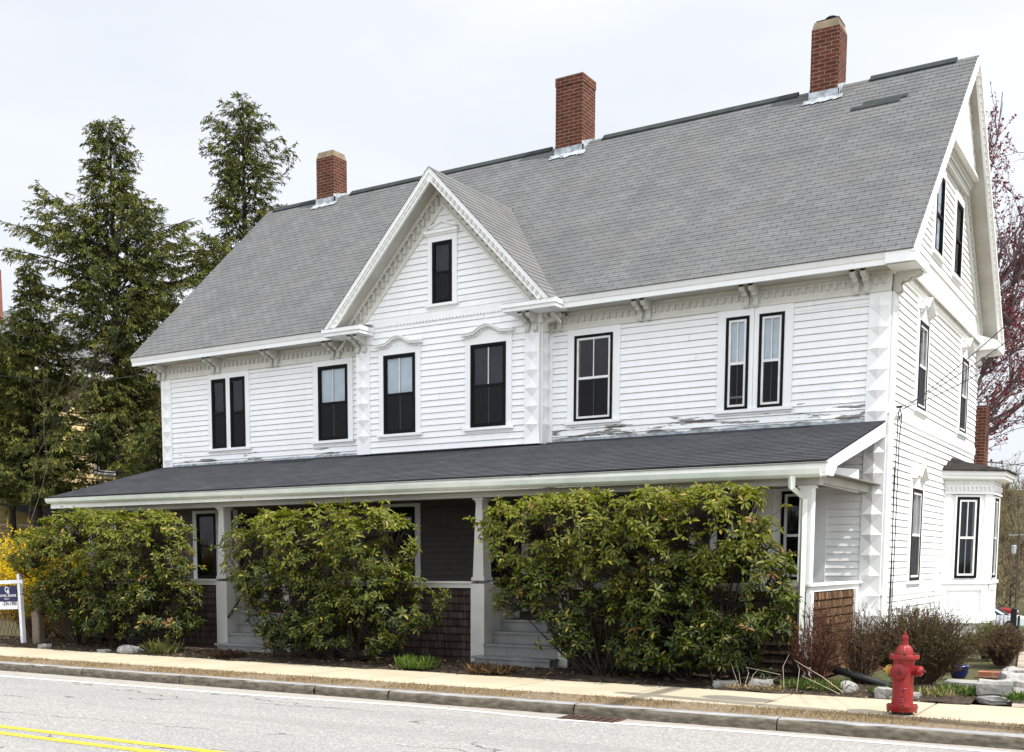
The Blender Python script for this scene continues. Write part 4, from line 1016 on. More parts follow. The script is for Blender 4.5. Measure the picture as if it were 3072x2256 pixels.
# pale dead stalks
ds = empty('dead_stalks', (-.75, -4.05, .02), 'pale bent dead plant stalks at the pavement edge left of the drain pipe', 'plant')
m = MB()
for (a, b, c) in (((0, 0, 0), (-.18, .05, .42), (-.30, .08, .75)), ((.02, 0, 0), (-.02, .02, .2), (-.06, .0, .32)), ((.05, 0, 0), (.1, .02, .2), (.08, 0, .28)), ((.12, 0, 0), (.16, 0, .18), (.22, .02, .25)), ((.3, 0, .05), (.5, .02, .2), (.05, .04, .27)),
                  ((.55, 0, 0), (.52, .02, .3), (.58, .05, .45)), ((.7, 0, 0), (.72, .02, .28), (.70, 0, .34)), ((1.25, -.02, .03), (1.0, 0, .2), (.65, .05, .38)), ((1.2, .04, .0), (.95, 0, .12), (.75, .02, .2))):
    m.tube([a, b, c], [.005, .004, .002], 4)
m.build('stems', plain('dead_stalk', (.40, .35, .27), .8, .2), ds)

# ------------------------------------------------------------------ stones
def rock(x, y, z, sx, sy, sz, mat, label, seed, group=None, rz=0, name='stone'):
    r = np.random.default_rng(seed); import bmesh
    bm = bmesh.new(); bmesh.ops.create_cube(bm, size=1)
    bmesh.ops.subdivide_edges(bm, edges=bm.edges, cuts=3, use_grid_fill=True)
    ph = r.uniform(0, 6, 6)
    for v in bm.verts:
        c = v.co; l = max(abs(c.x), abs(c.y), abs(c.z)) or 1; s = c.normalized() * .58
        c2 = c.lerp(s, .38); k = 1 + .10 * math.sin(c.x * 6 + ph[0]) + .10 * math.sin(c.y * 7 + ph[1] + c.z * 4) + r.normal(0, .045)
        v.co = Vector((c2.x * sx * k, c2.y * sy * k, c2.z * sz * k))
    me = bpy.data.meshes.new(name); bm.to_mesh(me); bm.free(); me.materials.append(mat)
    o = bpy.data.objects.new(name, me); col.objects.link(o); o.location = (x, y, z); o.rotation_euler = (0, 0, rz)
    return tag(o, label, 'stone', group)
rock(-11.68, -4.02, .07, .42, .25, .14, M['rock_pale'], 'flat pale stone on the pavement edge in front of the left bush', 1)
rock(-12.25, -4.12, .03, .3, .14, .06, M['rock'], 'low thin stone just left of the flat pale stone', 2)
rock(-13.95, -4.05, .04, .26, .18, .10, M['rock'], 'grey stone on the bed edge right of the granite post', 3)
rock(-.95, -4.0, .05, .26, .18, .12, M['rock'], 'rough stone beside the dead stalks under the right bush', 4)
rock(-.55, -3.85, .06, .24, .2, .14, M['rock'], 'smaller rough stone right of the rough stone under the right bush', 5)
rock(.96, -4.02, .05, .21, .18, .15, M['rock'], 'rounded grey stone on the pavement edge behind the hydrant', 6)
rock(1.24, -4.03, .04, .20, .16, .12, M['rock'], 'second rounded grey stone right of the hydrant', 7)
rock(.48, -3.75, .05, .22, .2, .17, M['rock'], 'grey stone at the foot of the shrub left of the hydrant', 8)
gp = 'pale stones stacked by the side path'
for i, a in enumerate([(2.06, -3.72, .03, .36, .26, .09, 'lowest flat pale stone of the stack by the side path'), (2.06, -3.64, .16, .32, .24, .17, 'big blocky pale stone resting on the flat one'), (2.22, -3.25, .10, .30, .42, .24, 'pale stone behind the big blocky stone'),
                       (2.20, -2.7, .12, .34, .45, .26, 'third pale stone back along the side path'), (2.14, -2.15, .12, .34, .45, .26, 'farthest pale stone along the side path')]):
    rock(*a[:6], M['rock_pale'], a[6], 20 + i, gp, rz=.1 * i)
m = MB(); m.box(1.3, 2.1, -2.35, -1.9, .0, .07); tag(m.build('stone_edging', M['rock_pale']), 'flat pale edging slab between the weeds and the blue pot', 'edging')
m = MB(); m.box(1.45, 2.0, -.55, -.35, -.02, .06); tag(m.build('brick_edging', M['brickedge']), 'row of red edging bricks behind the blue pot', 'edging')
pt = MB(); pt.lathe((0, 0, 0), [(.0, 0), (.08, 0), (.11, .06), (.125, .15), (.135, .155), (.135, .175), (.11, .175), (.10, .12)], 20)
p = empty('flower_pot', (1.28, -1.0, .0), 'glazed dark blue flower pot under the big twiggy shrub', 'pot'); pt.build('pot', M['pot'], p, smooth=True)

# ------------------------------------------------------------------ fire hydrant
hy = empty('fire_hydrant', (1.42, -5.42, 0), 'red cast iron fire hydrant on the verge in front of the house corner', 'fire hydrant')
S = .86
def hp(prof): return [(r * S, z * S) for r, z in prof]
MB().lathe((0, 0, 0), hp([(.115, -.05), (.115, .045), (.12, .05)]), 24).build('standpipe', M['iron'], hy)
m = MB(); m.lathe((0, 0, 0), hp([(.12, .05), (.172, .055), (.175, .085), (.178, .09), (.178, .125), (.17, .13), (.125, .135), (.122, .15), (.119, .30), (.119, .60), (.125, .66), (.128, .685)]), 32)
m.build('barrel', M['hydrant'], hy, smooth=True).modifiers.new('edge', 'EDGE_SPLIT').split_angle = R(40)
m = MB(); m.lathe((0, 0, 0), hp([(.10, .684), (.168, .685), (.172, .69), (.172, .725), (.168, .735), (.11, .737)]), 32); m.build('flange', M['hydrant'], hy)
m = MB(); m.lathe((0, 0, 0), hp([(.104, .737), (.103, .76), (.097, .79), (.083, .82), (.062, .845), (.045, .855)]), 36, flute=[0.02, .05, .06, .06, .03, 0]); m.lathe((0, 0, 0), hp([(.043, .85), (.043, .885), (.048, .89), (.03, .897), (.03, .915), (.042, .92), (.042, .955), (.03, .963)]), 20)
bo = m.build('bonnet', M['hydrant'], hy)
MB().lathe((0, 0, 0), hp([(.02, .96), (.017, .965), (.014, 1.01), (.010, 1.015)]), 5).build('operating_nut', M['hydrant'], hy)
fwd_d = math.atan2(-5.42 + 18.05, 1.42 - 3.85)     # bearing of the viewer is irrelevant: nozzles stand square to the kerb
def nozzle(ang, z, prof, mat, name, nut):
    o = MB(); o.lathe((0, 0, 0), [(r * S, q * S) for r, q in prof], 24); ob = o.build(name, mat, hy, smooth=True); ob.modifiers.new('edge', 'EDGE_SPLIT').split_angle = R(40)
    ob.rotation_euler = (0, R(90), ang); ob.location = (0, 0, z * S)
    n_ = MB(); q = prof[-1][1] * S; n_.lathe((0, 0, 0), [(.016, q), (.016, q + .028)], 5); n_.build('cap_nut', M['hyd_rust'] if mat is M['hydrant'] else M['hyd_yellow'], ob)
    return ob
base = R(-100)
nozzle(base, .53, [(.09, .02), (.092, .125), (.104, .13), (.104, .155), (.09, .165), (.04, .17), (.035, .185)], M['hydrant'], 'pumper_nozzle', 1)
nozzle(base + R(92), .545, [(.052, .02), (.052, .13), (.062, .135), (.064, .15), (.052, .152), (.06, .165), (.062, .20), (.05, .222), (.02, .225)], M['hydrant'], 'hose_nozzle', 1)
nozzle(base - R(88), .545, [(.05, .02), (.05, .125), (.06, .13), (.06, .15), (.05, .152), (.06, .165), (.058, .19), (.045, .205), (.02, .208)], M['hyd_yellow'], 'hose_nozzle', 1)
m = MB()
for k in range(8):
    a = 2 * math.pi * (k + .3) / 8
    for zz in (.737, .118):
        m.lathe((.150 * S * math.cos(a), .150 * S * math.sin(a), zz * S), [(.013, 0), (.013, .02)], 6)
    m.lathe((.155 * S * math.cos(a), .155 * S * math.sin(a), .033 * S), [(.012, 0), (.012, .02)], 6)
m.build('bolt', M['hyd_rust'], hy)
# raised cast figure on the barrel (plain relief scrolls)
m = MB(); ca = R(-78)
def onb(u, z): a = ca + u; return (math.cos(a) * .121 * S, math.sin(a) * .121 * S, z * S)
for pts in ([(-.25, .34), (-.05, .325), (.12, .335), (.35, .33)], [(.05, .33), (.15, .30), (.10, .27), (.0, .245), (.12, .225), (.25, .23), (.3, .205)], [(-.3, .19), (-.1, .21), (.15, .20), (.3, .18)], [(-.25, .155), (-.05, .18), (.2, .175)], [(.0, .245), (-.15, .24), (-.3, .215), (-.2, .20)]):
    m.tube([onb(*q) for q in pts], .006, 6)
m.build('cast_relief', M['hydrant'], hy)

# ------------------------------------------------------------------ for-sale sign
sg = empty('estate_sign', (-14.88, -3.80, 0), 'white wooden sign post holding a navy estate agent board at the left edge', 'sign')
sg.rotation_euler = (0, R(-1.9), 0)
MB().add([(-.037, -.037, -.05), (.037, -.037, -.05), (.037, .037, -.05), (-.037, .037, -.05), (-.037, -.037, 1.375), (.037, -.037, 1.375), (.037, .037, 1.375), (-.037, .037, 1.375), (0, 0, 1.405)],
         [(0, 1, 5, 4), (1, 2, 6, 5), (2, 3, 7, 6), (3, 0, 4, 7), (4, 5, 8), (5, 6, 8), (6, 7, 8), (7, 4, 8)])
m = MB(); m.add([(-.037, -.037, -.05), (.037, -.037, -.05), (.037, .037, -.05), (-.037, .037, -.05), (-.037, -.037, 1.375), (.037, -.037, 1.375), (.037, .037, 1.375), (-.037, .037, 1.375), (0, 0, 1.405)],
         [(0, 1, 5, 4), (1, 2, 6, 5), (2, 3, 7, 6), (3, 0, 4, 7), (4, 5, 8), (5, 6, 8), (6, 7, 8), (7, 4, 8)]); m.build('post', M['post_white'], sg)
MB().box(-.92, .14, -.05, -.012, 1.205, 1.275).build('arm', M['post_white'], sg)
MB().tube([(.07, -.03, 1.21), (.10, -.03, 1.18), (.12, -.03, 1.21)], .012, 6).build('scroll', M['post_white'], sg)
MB().box(-.78, -.065, -.037, -.025, .865, 1.165).build('board', M['navy'], sg)
MB().box(-.775, -.06, -.037, -.028, .715, .862).build('rider_board', M['signwhite'], sg)
MB().tube([(-.14, -.03, 1.165), (-.14, -.03, 1.205)], .005, 5).tube([(-.70, -.03, 1.165), (-.70, -.03, 1.205)], .005, 5).build('hook', M['metal'], sg)
def text(s, x, z, size, mat, align='RIGHT', y=-.0395, bold=.0):
    c = bpy.data.curves.new('lettering', 'FONT'); c.body = s; c.size = size; c.align_x = align; c.extrude = .0008; c.offset = bold
    c.materials.append(mat); t0 = bpy.data.objects.new('tmp', c); col.objects.link(t0); bpy.context.view_layer.update()
    me = bpy.data.meshes.new_from_object(t0.evaluated_get(bpy.context.evaluated_depsgraph_get())); bpy.data.objects.remove(t0)
    o = bpy.data.objects.new('lettering', me); col.objects.link(o); o.parent = sg; o.location = (x, y, z); o.rotation_euler = (R(90), 0, 0); return o
text('COLDWELL BANKER', -.080, .955, .066, M['signwhite'], bold=.001); text('REALTY', -.37, .900, .046, M['signwhite'], 'CENTER')
text('C', -.37, 1.045, .15, M['signwhite'], 'CENTER', bold=.003); text('B', -.315, 1.015, .12, M['signwhite'], 'CENTER', y=-.041, bold=.003); text('*', -.285, 1.09, .07, M['signwhite'], 'CENTER', bold=.001)
text('-334-1900', -.080, .790, .105, M['ink'], bold=.0015)
gpst = MB(); gpst.box(-.095, .095, -.09, .09, -.1, .84); o = gpst.build('granite_post', M['postrock'], bevel=.03); o.location = (-14.60, -3.66, 0); o.rotation_euler = (0, 0, .1)
tag(o, 'squat brown granite post beside the white sign post', 'post')
fe = empty('rail_fence', (-14.5, -3.5, 0), 'broken old wooden rail fence behind the granite post and left bush', 'fence')
MB().tube([(.1, 0, .72), (1.0, .05, .68), (1.7, .1, .55)], .035, 6).build('rail', M['wood'], fe); MB().tube([(.5, 0, .25), (2.0, .1, .22), (3.2, .2, .2)], .02, 6).build('rail', M['wood'], fe); MB().tube([(.95, 0, 0), (.93, 0, .5), (.85, 0, .62)], .04, 6).build('post', M['wood'], fe)
wf = empty('wire_fence', (-16.6, -3.3, 0), 'dark wire mesh fence behind the estate sign', 'fence')
m = MB()
for i in range(26):
    m.tube([(i * .12 - 1.2, 0, 0), (i * .12 - .75, 0, .95)], .006, 4); m.tube([(i * .12 - .75, 0, 0), (i * .12 - 1.2, 0, .95)], .006, 4)
m.build('mesh', M['rust'], wf); MB().tube([(-1.2, 0, .95), (2.0, 0, .95)], .015, 6).build('rail', M['iron'], wf)

# ------------------------------------------------------------------ rhododendrons
def bez(a, b, c, n):
    t = np.linspace(0, 1, n)[:, None]; return (1 - t) ** 2 * a + 2 * t * (1 - t) * b + t ** 2 * c
def rhodo(name, bx, by, blobs, nw, label, stems, group='rhododendron bushes in front of the porch', lowcut=.16):
    o = empty(name, (bx, by, .03), label, 'bush', group)
    T = []; Nn = []
    vol = np.array([b[2] * b[3] * b[4] for b in blobs]); pk = vol ** .67; pk /= pk.sum()
    while len(T) < nw:
        b = blobs[rng.choice(len(blobs), p=pk)]; d = rdir(1)[0]
        if d[2] < -.75: continue
        k = rng.choice([1.0, .88, .7, .5], p=[.56, .24, .13, .07]) * (1 + .09 * math.sin(d[0] * 9 + b[0] * 3) * math.sin(d[2] * 8 + b[1]) + rng.normal(0, .04))
        p = np.array([b[0], b[5] if len(b) > 5 else by, b[1]]) + d * np.array([b[2], b[3], b[4]]) * k
        inside = any((((p[0] - q[0]) / q[2]) ** 2 + ((p[1] - (q[5] if len(q) > 5 else by)) / q[3]) ** 2 + ((p[2] - q[1]) / q[4]) ** 2) < .62 for q in blobs if q is not b)
        if inside and rng.random() < .75: continue
        gp_ = math.sin(p[0] * 5.1 + p[2] * 3.3 + bx) + math.sin(p[2] * 6.3 - p[0] * 2.7 + 1.3) + .7 * math.sin(p[0] * 11 + p[2] * 9)
        if gp_ < -.35 and rng.random() < .86: continue
        if rng.random() < .035: p = p + d * rng.uniform(.05, .22)
        if p[2] < lowcut or p[1] > -2.98 and p[2] > .0: 
            if p[2] < lowcut: continue
            p[1] = -2.98 - rng.random() * .25
        if p[2] > 2.38: p[2] = 2.38 + (p[2] - 2.38) * .45 + rng.normal(0, .05)
        if p[2] > 2.36 and p[1] > -3.42: p[1] = -3.42 - rng.random() * .25
        T.append(p); Nn.append(d)
    T = np.array(T); Nn = np.array(Nn)
    axis = norm(Nn * .55 + np.array([.12, -.1, .75]) + rng.normal(0, .28, T.shape))
    # leaves of each whorl
    k = rng.integers(6, 10, len(T)); idx = np.repeat(np.arange(len(T)), k); n = len(idx)
    first = np.concatenate([[0], np.cumsum(k)[:-1]]); j = np.arange(n) - first[idx]
    ph = rng.uniform(0, 6.28, len(T))[idx] + j * (2 * math.pi / k[idx]) + rng.normal(0, .2, n)
    ax_ = axis[idx]; s = norm(np.cross(ax_, rdir(1)[0] + [0, 0, .01])); t = np.cross(ax_, s)
    rad = s * np.cos(ph)[:, None] + t * np.sin(ph)[:, None]
    up_ = rng.normal(.12, .28, n)[:, None]; D = rad + ax_ * up_ + np.array([0, 0, -.10])
    P = T[idx] + rad * .012 - ax_ * rng.uniform(0, .03, n)[:, None]
    L = rng.uniform(.062, .118, n) * rng.uniform(.85, 1.1, len(T))[idx]
    V, F = leaves(P, D, ax_ + rng.normal(0, .15, (n, 3)), L, L * rng.uniform(.30, .38, n), .22, .18)
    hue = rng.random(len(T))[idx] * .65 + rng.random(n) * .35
    hi = np.clip((T[idx][:, 2] - .6) / 1.9, 0, 1)  # height mask painting sunlit tops and shaded lower leaves into the colour
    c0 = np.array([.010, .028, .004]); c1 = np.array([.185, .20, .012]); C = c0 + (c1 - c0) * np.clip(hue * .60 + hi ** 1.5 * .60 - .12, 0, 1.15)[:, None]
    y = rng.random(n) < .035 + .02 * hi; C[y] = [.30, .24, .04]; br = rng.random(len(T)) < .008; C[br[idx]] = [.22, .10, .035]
    parts = [(V, F, np.repeat(C, 6, 0))]
    # buds
    bq, bf = leaves(T, axis, rdir(len(T)), .035, .016, .4, 0); parts.append((bq, bf, (.34, .22, .12)))
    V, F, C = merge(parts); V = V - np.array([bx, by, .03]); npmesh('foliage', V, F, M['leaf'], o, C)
    # stems: base -> limb points -> whorls
    SP0 = []; SP1 = []; R0 = []; R1 = []
    base = [np.array([bx + s_[0], by + s_[1], .0]) for s_ in stems]
    L1 = T[rng.choice(len(T), 34, replace=False)]
    L1 = np.array([[q[0], q[1] * .5 + by * .5, q[2]] for q in L1]); L1 = L1 * 1.0
    mids = []
    for q in L1:
        b = base[int(np.argmin([abs(q[0] - bb[0]) + rng.random() * .5 for bb in base]))]
        e = b + (q - b) * .78; c = b * .45 + e * .55 + np.array([rng.normal(0, .12), rng.normal(0, .08), -.25 * rng.random()])
        pts = bez(b, c, e, 7)
        for i in range(6): SP0.append(pts[i]); SP1.append(pts[i + 1]); R0.append(.021 - .0026 * i); R1.append(.021 - .0026 * (i + 1))
        mids.append(pts[3:]); 
    MM = np.vstack(mids)
    for q in T:
        d = np.linalg.norm(MM - q, axis=1); a = MM[int(np.argmin(d + (MM[:, 2] > q[2]) * .5))]; c = (a + q) / 2 + np.array([0, 0, -.06]) + rng.normal(0, .03, 3)
        SP0 += [a, c]; SP1 += [c, q]; R0 += [.008, .006]; R1 += [.006, .003]
    V, F = sticks(np.array(SP0), np.array(SP1), np.array(R0), np.array(R1)); V = V - np.array([bx, by, .03])
    npmesh('stems', V, F, M['bark_dark'], o)
    return o
Y = -3.72
rhodo('rhododendron_bush', -12.6, Y, [(-14.3, 1.75, .8, .5, .5), (-13.9, 1.0, .7, .5, .5), (-13.2, 1.98, .98, .62, .72), (-12.1, 1.78, 1.0, .66, .82), (-11.4, 1.85, .85, .6, .72), (-11.3, .85, .9, .6, .65), (-13.2, 1.05, 1.1, .55, .55), (-12.3, .62, 1.0, .55, .42)], 1600,
      'leafy green rhododendron, leftmost of the porch bushes, beside the sign', [(-.3, .1), (.1, 0), (.5, .1), (-.9, .1)])
rhodo('rhododendron_bush', -7.5, Y, [(-8.65, 1.65, .92, .6, .78), (-7.75, 1.82, .9, .66, .72), (-6.75, 1.85, .82, .62, .68), (-6.35, 1.0, .98, .62, .55), (-7.6, .85, 1.15, .62, .62), (-8.4, .95, .8, .55, .5), (-7.1, .58, 1.1, .55, .42), (-8.1, .5, .7, .5, .35)], 1600,
      'rounded green rhododendron between the left and middle porch stairs', [(-.3, .1), (.1, 0), (.45, .1)])
rhodo('rhododendron_bush', -3.2, Y, [(-3.95, 1.92, .68, .58, .62), (-3.15, 2.08, .72, .62, .60), (-2.6, 1.75, .6, .6, .8), (-3.3, 1.25, .85, .55, .5), (-2.75, .7, .75, .58, .5), (-4.1, 1.1, .32, .4, .32)], 1080,
      'open rhododendron with bare leaning stems right of the middle stair', [(.2, .1), (.45, 0), (.6, .1)], lowcut=.35)
rhodo('rhododendron_bush', -1.35, Y, [(-2.0, 2.0, .68, .62, .66), (-1.25, 2.02, .72, .64, .70), (-.88, 1.35, .66, .6, .58), (-1.75, 1.25, .8, .62, .72), (-1.45, .62, .95, .58, .46), (-.65, .85, .42, .45, .45), (-1.9, .5, .7, .5, .36)], 1560,
      'tall dense rhododendron in front of the right end of the porch by the downspout', [(-.2, .1), (.15, 0), (.35, .1)])

# ------------------------------------------------------------------ twiggy shrubs
def twiggy(name, x, y, rx, ry, h, n, label, cols, leafcols, nleaf, group=None, leafsize=.022, cat='shrub', z=0.0, fan=1.0, matleaf='leaf', thick=1.0):
    o = empty(name, (x, y, z), label, cat, group)
    a = rng.uniform(0, 2 * math.pi, n); r = np.sqrt(rng.random(n)); tip = np.stack([np.cos(a) * r * rx, np.sin(a) * r * ry, h * (1.02 - .45 * r ** 2) * rng.uniform(.72, 1.05, n)], 1)
    b0 = tip * [.12, .12, 0] + rng.normal(0, .04, (n, 3)) * [1, 1, 0]
    mid = (b0 + tip) / 2 + np.stack([np.cos(a) * r * rx, np.sin(a) * r * ry, np.zeros(n)], 1) * (-.12) + rng.normal(0, .04, (n, 3))
    P0 = []; P1 = []; R0 = []; R1 = []; S = 6
    ts = np.linspace(0, 1, S)
    C = [(1 - t) ** 2 * b0 + 2 * t * (1 - t) * mid + t * t * tip + rng.normal(0, .012, (n, 3)) * (t > 0) for t in ts]
    for i in range(S - 1):
        P0.append(C[i]); P1.append(C[i + 1]); R0.append(np.full(n, .006 * thick * (1 - i / S))); R1.append(np.full(n, .006 * thick * (1 - (i + 1) / S)))
    tips = []
    for k in range(9):
        t = rng.uniform(.35, .98, n)[:, None]; p = (1 - t) ** 2 * b0 + 2 * t * (1 - t) * mid + t * t * tip
        d = norm(tip - b0) + rng.normal(0, .45, (n, 3)); q = p + norm(d) * rng.uniform(.08, .24, n)[:, None] * max(.7, h)
        P0.append(p); P1.append(q); R0.append(np.full(n, .0028 * thick)); R1.append(np.full(n, .0014)); tips.append((p, q))
    V, F = sticks(np.vstack(P0), np.vstack(P1), np.concatenate(R0), np.concatenate(R1))
    nc = len(V) // 6; cc = np.array(cols)[rng.integers(0, len(cols), nc)] * rng.uniform(.7, 1.3, (nc, 1))
    npmesh('twigs', V, F, M['twig'], o, np.repeat(cc, 6, 0))
    if nleaf:
        A = np.vstack([p for p, q in tips]); Bq = np.vstack([q for p, q in tips]); i = rng.integers(0, len(A), nleaf); t = rng.random(nleaf)[:, None]
        P = A[i] * (1 - t) + Bq[i] * t; V, F = leaves(P, rdir(nleaf) + [0, 0, .4], rdir(nleaf), leafsize * rng.uniform(.6, 1.4, nleaf), leafsize * .5, .2, .1)
        cc = np.array(leafcols)[rng.integers(0, len(leafcols), nleaf)] * rng.uniform(.7, 1.3, (nleaf, 1)); npmesh('leaves', V, F, M[matleaf], o, np.repeat(cc, 6, 0))
    return o
TW = [(.06, .035, .025), (.09, .055, .035), (.13, .09, .06)]
twiggy('twiggy_shrub', -.02, -3.35, .40, .33, 1.05, 95, 'bare reddish brown shrub in front of the shingled end of the porch', [(.075, .035, .025), (.11, .05, .035)], [(.09, .03, .02), (.13, .05, .03), (.10, .07, .03)], 2600, leafsize=.024)
twiggy('twiggy_shrub', .42, -3.0, .36, .3, 1.02, 110, 'thin twiggy shrub just left of the red hydrant', TW, [(.12, .12, .03), (.10, .05, .02), (.2, .06, .03)], 1900, leafsize=.02)
twiggy('twiggy_shrub', 1.02, -2.55, .78, .55, 1.03, 620, 'dense round brown and olive twiggy shrub behind the red hydrant', TW, [(.07, .075, .02), (.10, .10, .025), (.07, .04, .02)], 24000, leafsize=.02)
twiggy('twiggy_shrub', 1.52, 1.4, .34, .55, .64, 300, 'low reddish brown shrub right of the big shrub, by the side path', [(.08, .04, .035), (.10, .06, .05)], [(.10, .12, .02), (.10, .05, .04), (.09, .045, .04)], 9000, leafsize=.025)
twiggy('twiggy_shrub', 1.15, 2.6, .36, .4, .60, 160, 'greener low shrub behind the reddish brown shrub', [(.08, .06, .035)], [(.12, .16, .03), (.16, .19, .03)], 4500, leafsize=.025)
YEL = [(.72, .52, .01), (.80, .60, .02), (.62, .42, .01)]
twiggy('forsythia', -16.4, -2.3, 1.7, .8, 2.15, 380, 'bright yellow flowering forsythia behind the estate sign', [(.10, .07, .04)], YEL, 34000, leafsize=.045, matleaf='petal')
twiggy('forsythia', -15.4, -2.5, 1.2, .6, 1.0, 140, 'low sparse yellow forsythia behind the granite post and wire fence', [(.10, .07, .04)], YEL + [(.14, .16, .03)], 3000, leafsize=.04, matleaf='petal')
twiggy('bramble_thicket', -14.0, -3.1, 1.1, .45, .95, 160, 'tangle of bare tan stems under the left end of the leftmost bush', [(.16, .11, .07), (.10, .07, .05)], [(.1, .06, .03)], 300, thick=1.2)

# ------------------------------------------------------------------ hemlocks
def hemlock(x, y, h, rad, label, seed, low=.05, lean=0, nl=150, dens=1.0, z=0, wide=.5, pw=.8):
    global rng; old = rng; rng = np.random.default_rng(seed)
    o = empty('hemlock_tree', (x, y, z), label, 'tree', 'dark hemlocks left of the house')
    m = MB(); m.tube([(0, 0, 0), (lean * .3, 0, h * .35), (lean * .7, 0, h * .7), (lean, 0, h)], [h * .016, h * .012, h * .006, .012], 8); m.build('trunk', M['bark_dark'], o)
    P0 = []; P1 = []; R0 = []; R1 = []; SP = []; SD = []; SC = []
    for i in range(nl):
        f = low + (1 - low) * ((i + rng.random()) / nl) ** .92; az = i * 2.39996 + rng.normal(0, .5)
        prof = min(1, (1 - f) / wide) ** pw * (.82 + .35 * math.sin(f * 17 + seed)) * rng.choice([.45, .7, .88, .98, 1.10], p=[.15, .2, .3, .25, .1])
        Lb = rad * prof + .2; d = np.array([math.cos(az), math.sin(az), 0]); rise = .26 + .62 * f ** 2 + rng.normal(0, .08)
        b = np.array([lean * f, 0, h * f]); e = b + d * Lb + np.array([0, 0, rise * Lb - .10 * Lb * Lb * (1 - f)])
        mid = (b + e) / 2 + np.array([0, 0, .16 * Lb]); ns = 6; pts = bez(b, mid, e, ns)
        for k in range(ns - 1): P0.append(pts[k]); P1.append(pts[k + 1]); r = .010 * Lb; R0.append(r * (1 - k / ns) + .004); R1.append(r * (1 - (k + 1) / ns) + .004)
        nb = int((Lb / .112) * dens) + 3
        for j in range(nb):
            t = rng.uniform(.12, 1); p = (1 - t) ** 2 * b + 2 * t * (1 - t) * mid + t * t * e
            s = np.array([-d[1], d[0], 0]) * (1 if j % 2 else -1); bl = (.30 + .42 * (1 - t)) * min(1, .35 + Lb * .45) * rng.uniform(.6, 1.25)
            dd = norm(d * .75 + s * rng.uniform(.3, 1.1) + np.array([0, 0, rng.normal(-.12, .25)])); q = p + dd * bl + np.array([0, 0, -.10 * bl])
            P0.append(p); P1.append(q); R0.append(.006); R1.append(.002)
            m_ = max(6, int(bl / .019)); u = rng.random(m_)[:, None]; sp = p + (q - p) * u + rng.normal(0, .015, (m_, 3))
            SP.append(sp); sdd = dd + rng.normal(0, .48, (m_, 3)) + np.array([0, 0, -.28]); SD.append(sdd); SC.append(np.full(m_, rng.random() * .5 + .5 * t * rng.random()))
    V, F = sticks(np.array(P0), np.array(P1), np.array(R0), np.array(R1)); npmesh('branches', V, F, M['bark_dark'], o)
    SP = np.vstack(SP); SD = np.vstack(SD); SC = np.concatenate(SC); n = len(SP); L = rng.uniform(.05, .15, n)
    V, F = leaves(SP, SD, rdir(n) * .8 + [0, 0, 1], L, L * .22, .2, .3)
    c = np.array([.036, .058, .014]) + (np.array([.27, .25, .050]) - np.array([.030, .050, .013])) * (SC ** 1.3)[:, None] * rng.uniform(.6, 1.25, (n, 1))
    npmesh('crown', V, F, M['needles'], o, np.repeat(c, 6, 0)); rng = old
    return o
hemlock(-21.75, 5.0, 13.6, 2.75, 'tall broad hemlock, nearest to the left end of the white house roof', 3, nl=235, lean=-.1, wide=.32, low=.32, pw=1.0)
hemlock(-22.35, 11.0, 16.3, 4.4, 'tallest narrow hemlock whose pointed top rises beside the left chimney', 5, nl=290, wide=.48, pw=1.05)
hemlock(-23.75, 3.6, 9.75, 2.1, 'shorter hemlock left of the tall broad one', 8, nl=210, lean=.05, wide=.6, low=.32, pw=1.1)
hemlock(-25.4, 4.0, 8.0, 2.0, 'low hemlock at the left edge of the picture', 9, nl=190, wide=.5, low=.42)
hemlock(-20.6, 9.0, 10.6, 2.9, 'dark hemlock half hidden behind the left end of the roof', 12, nl=180)
hemlock(-17.8, 2.6, 4.9, 1.8, 'small dark hemlock tucked against the left wall of the white house', 14, nl=90)

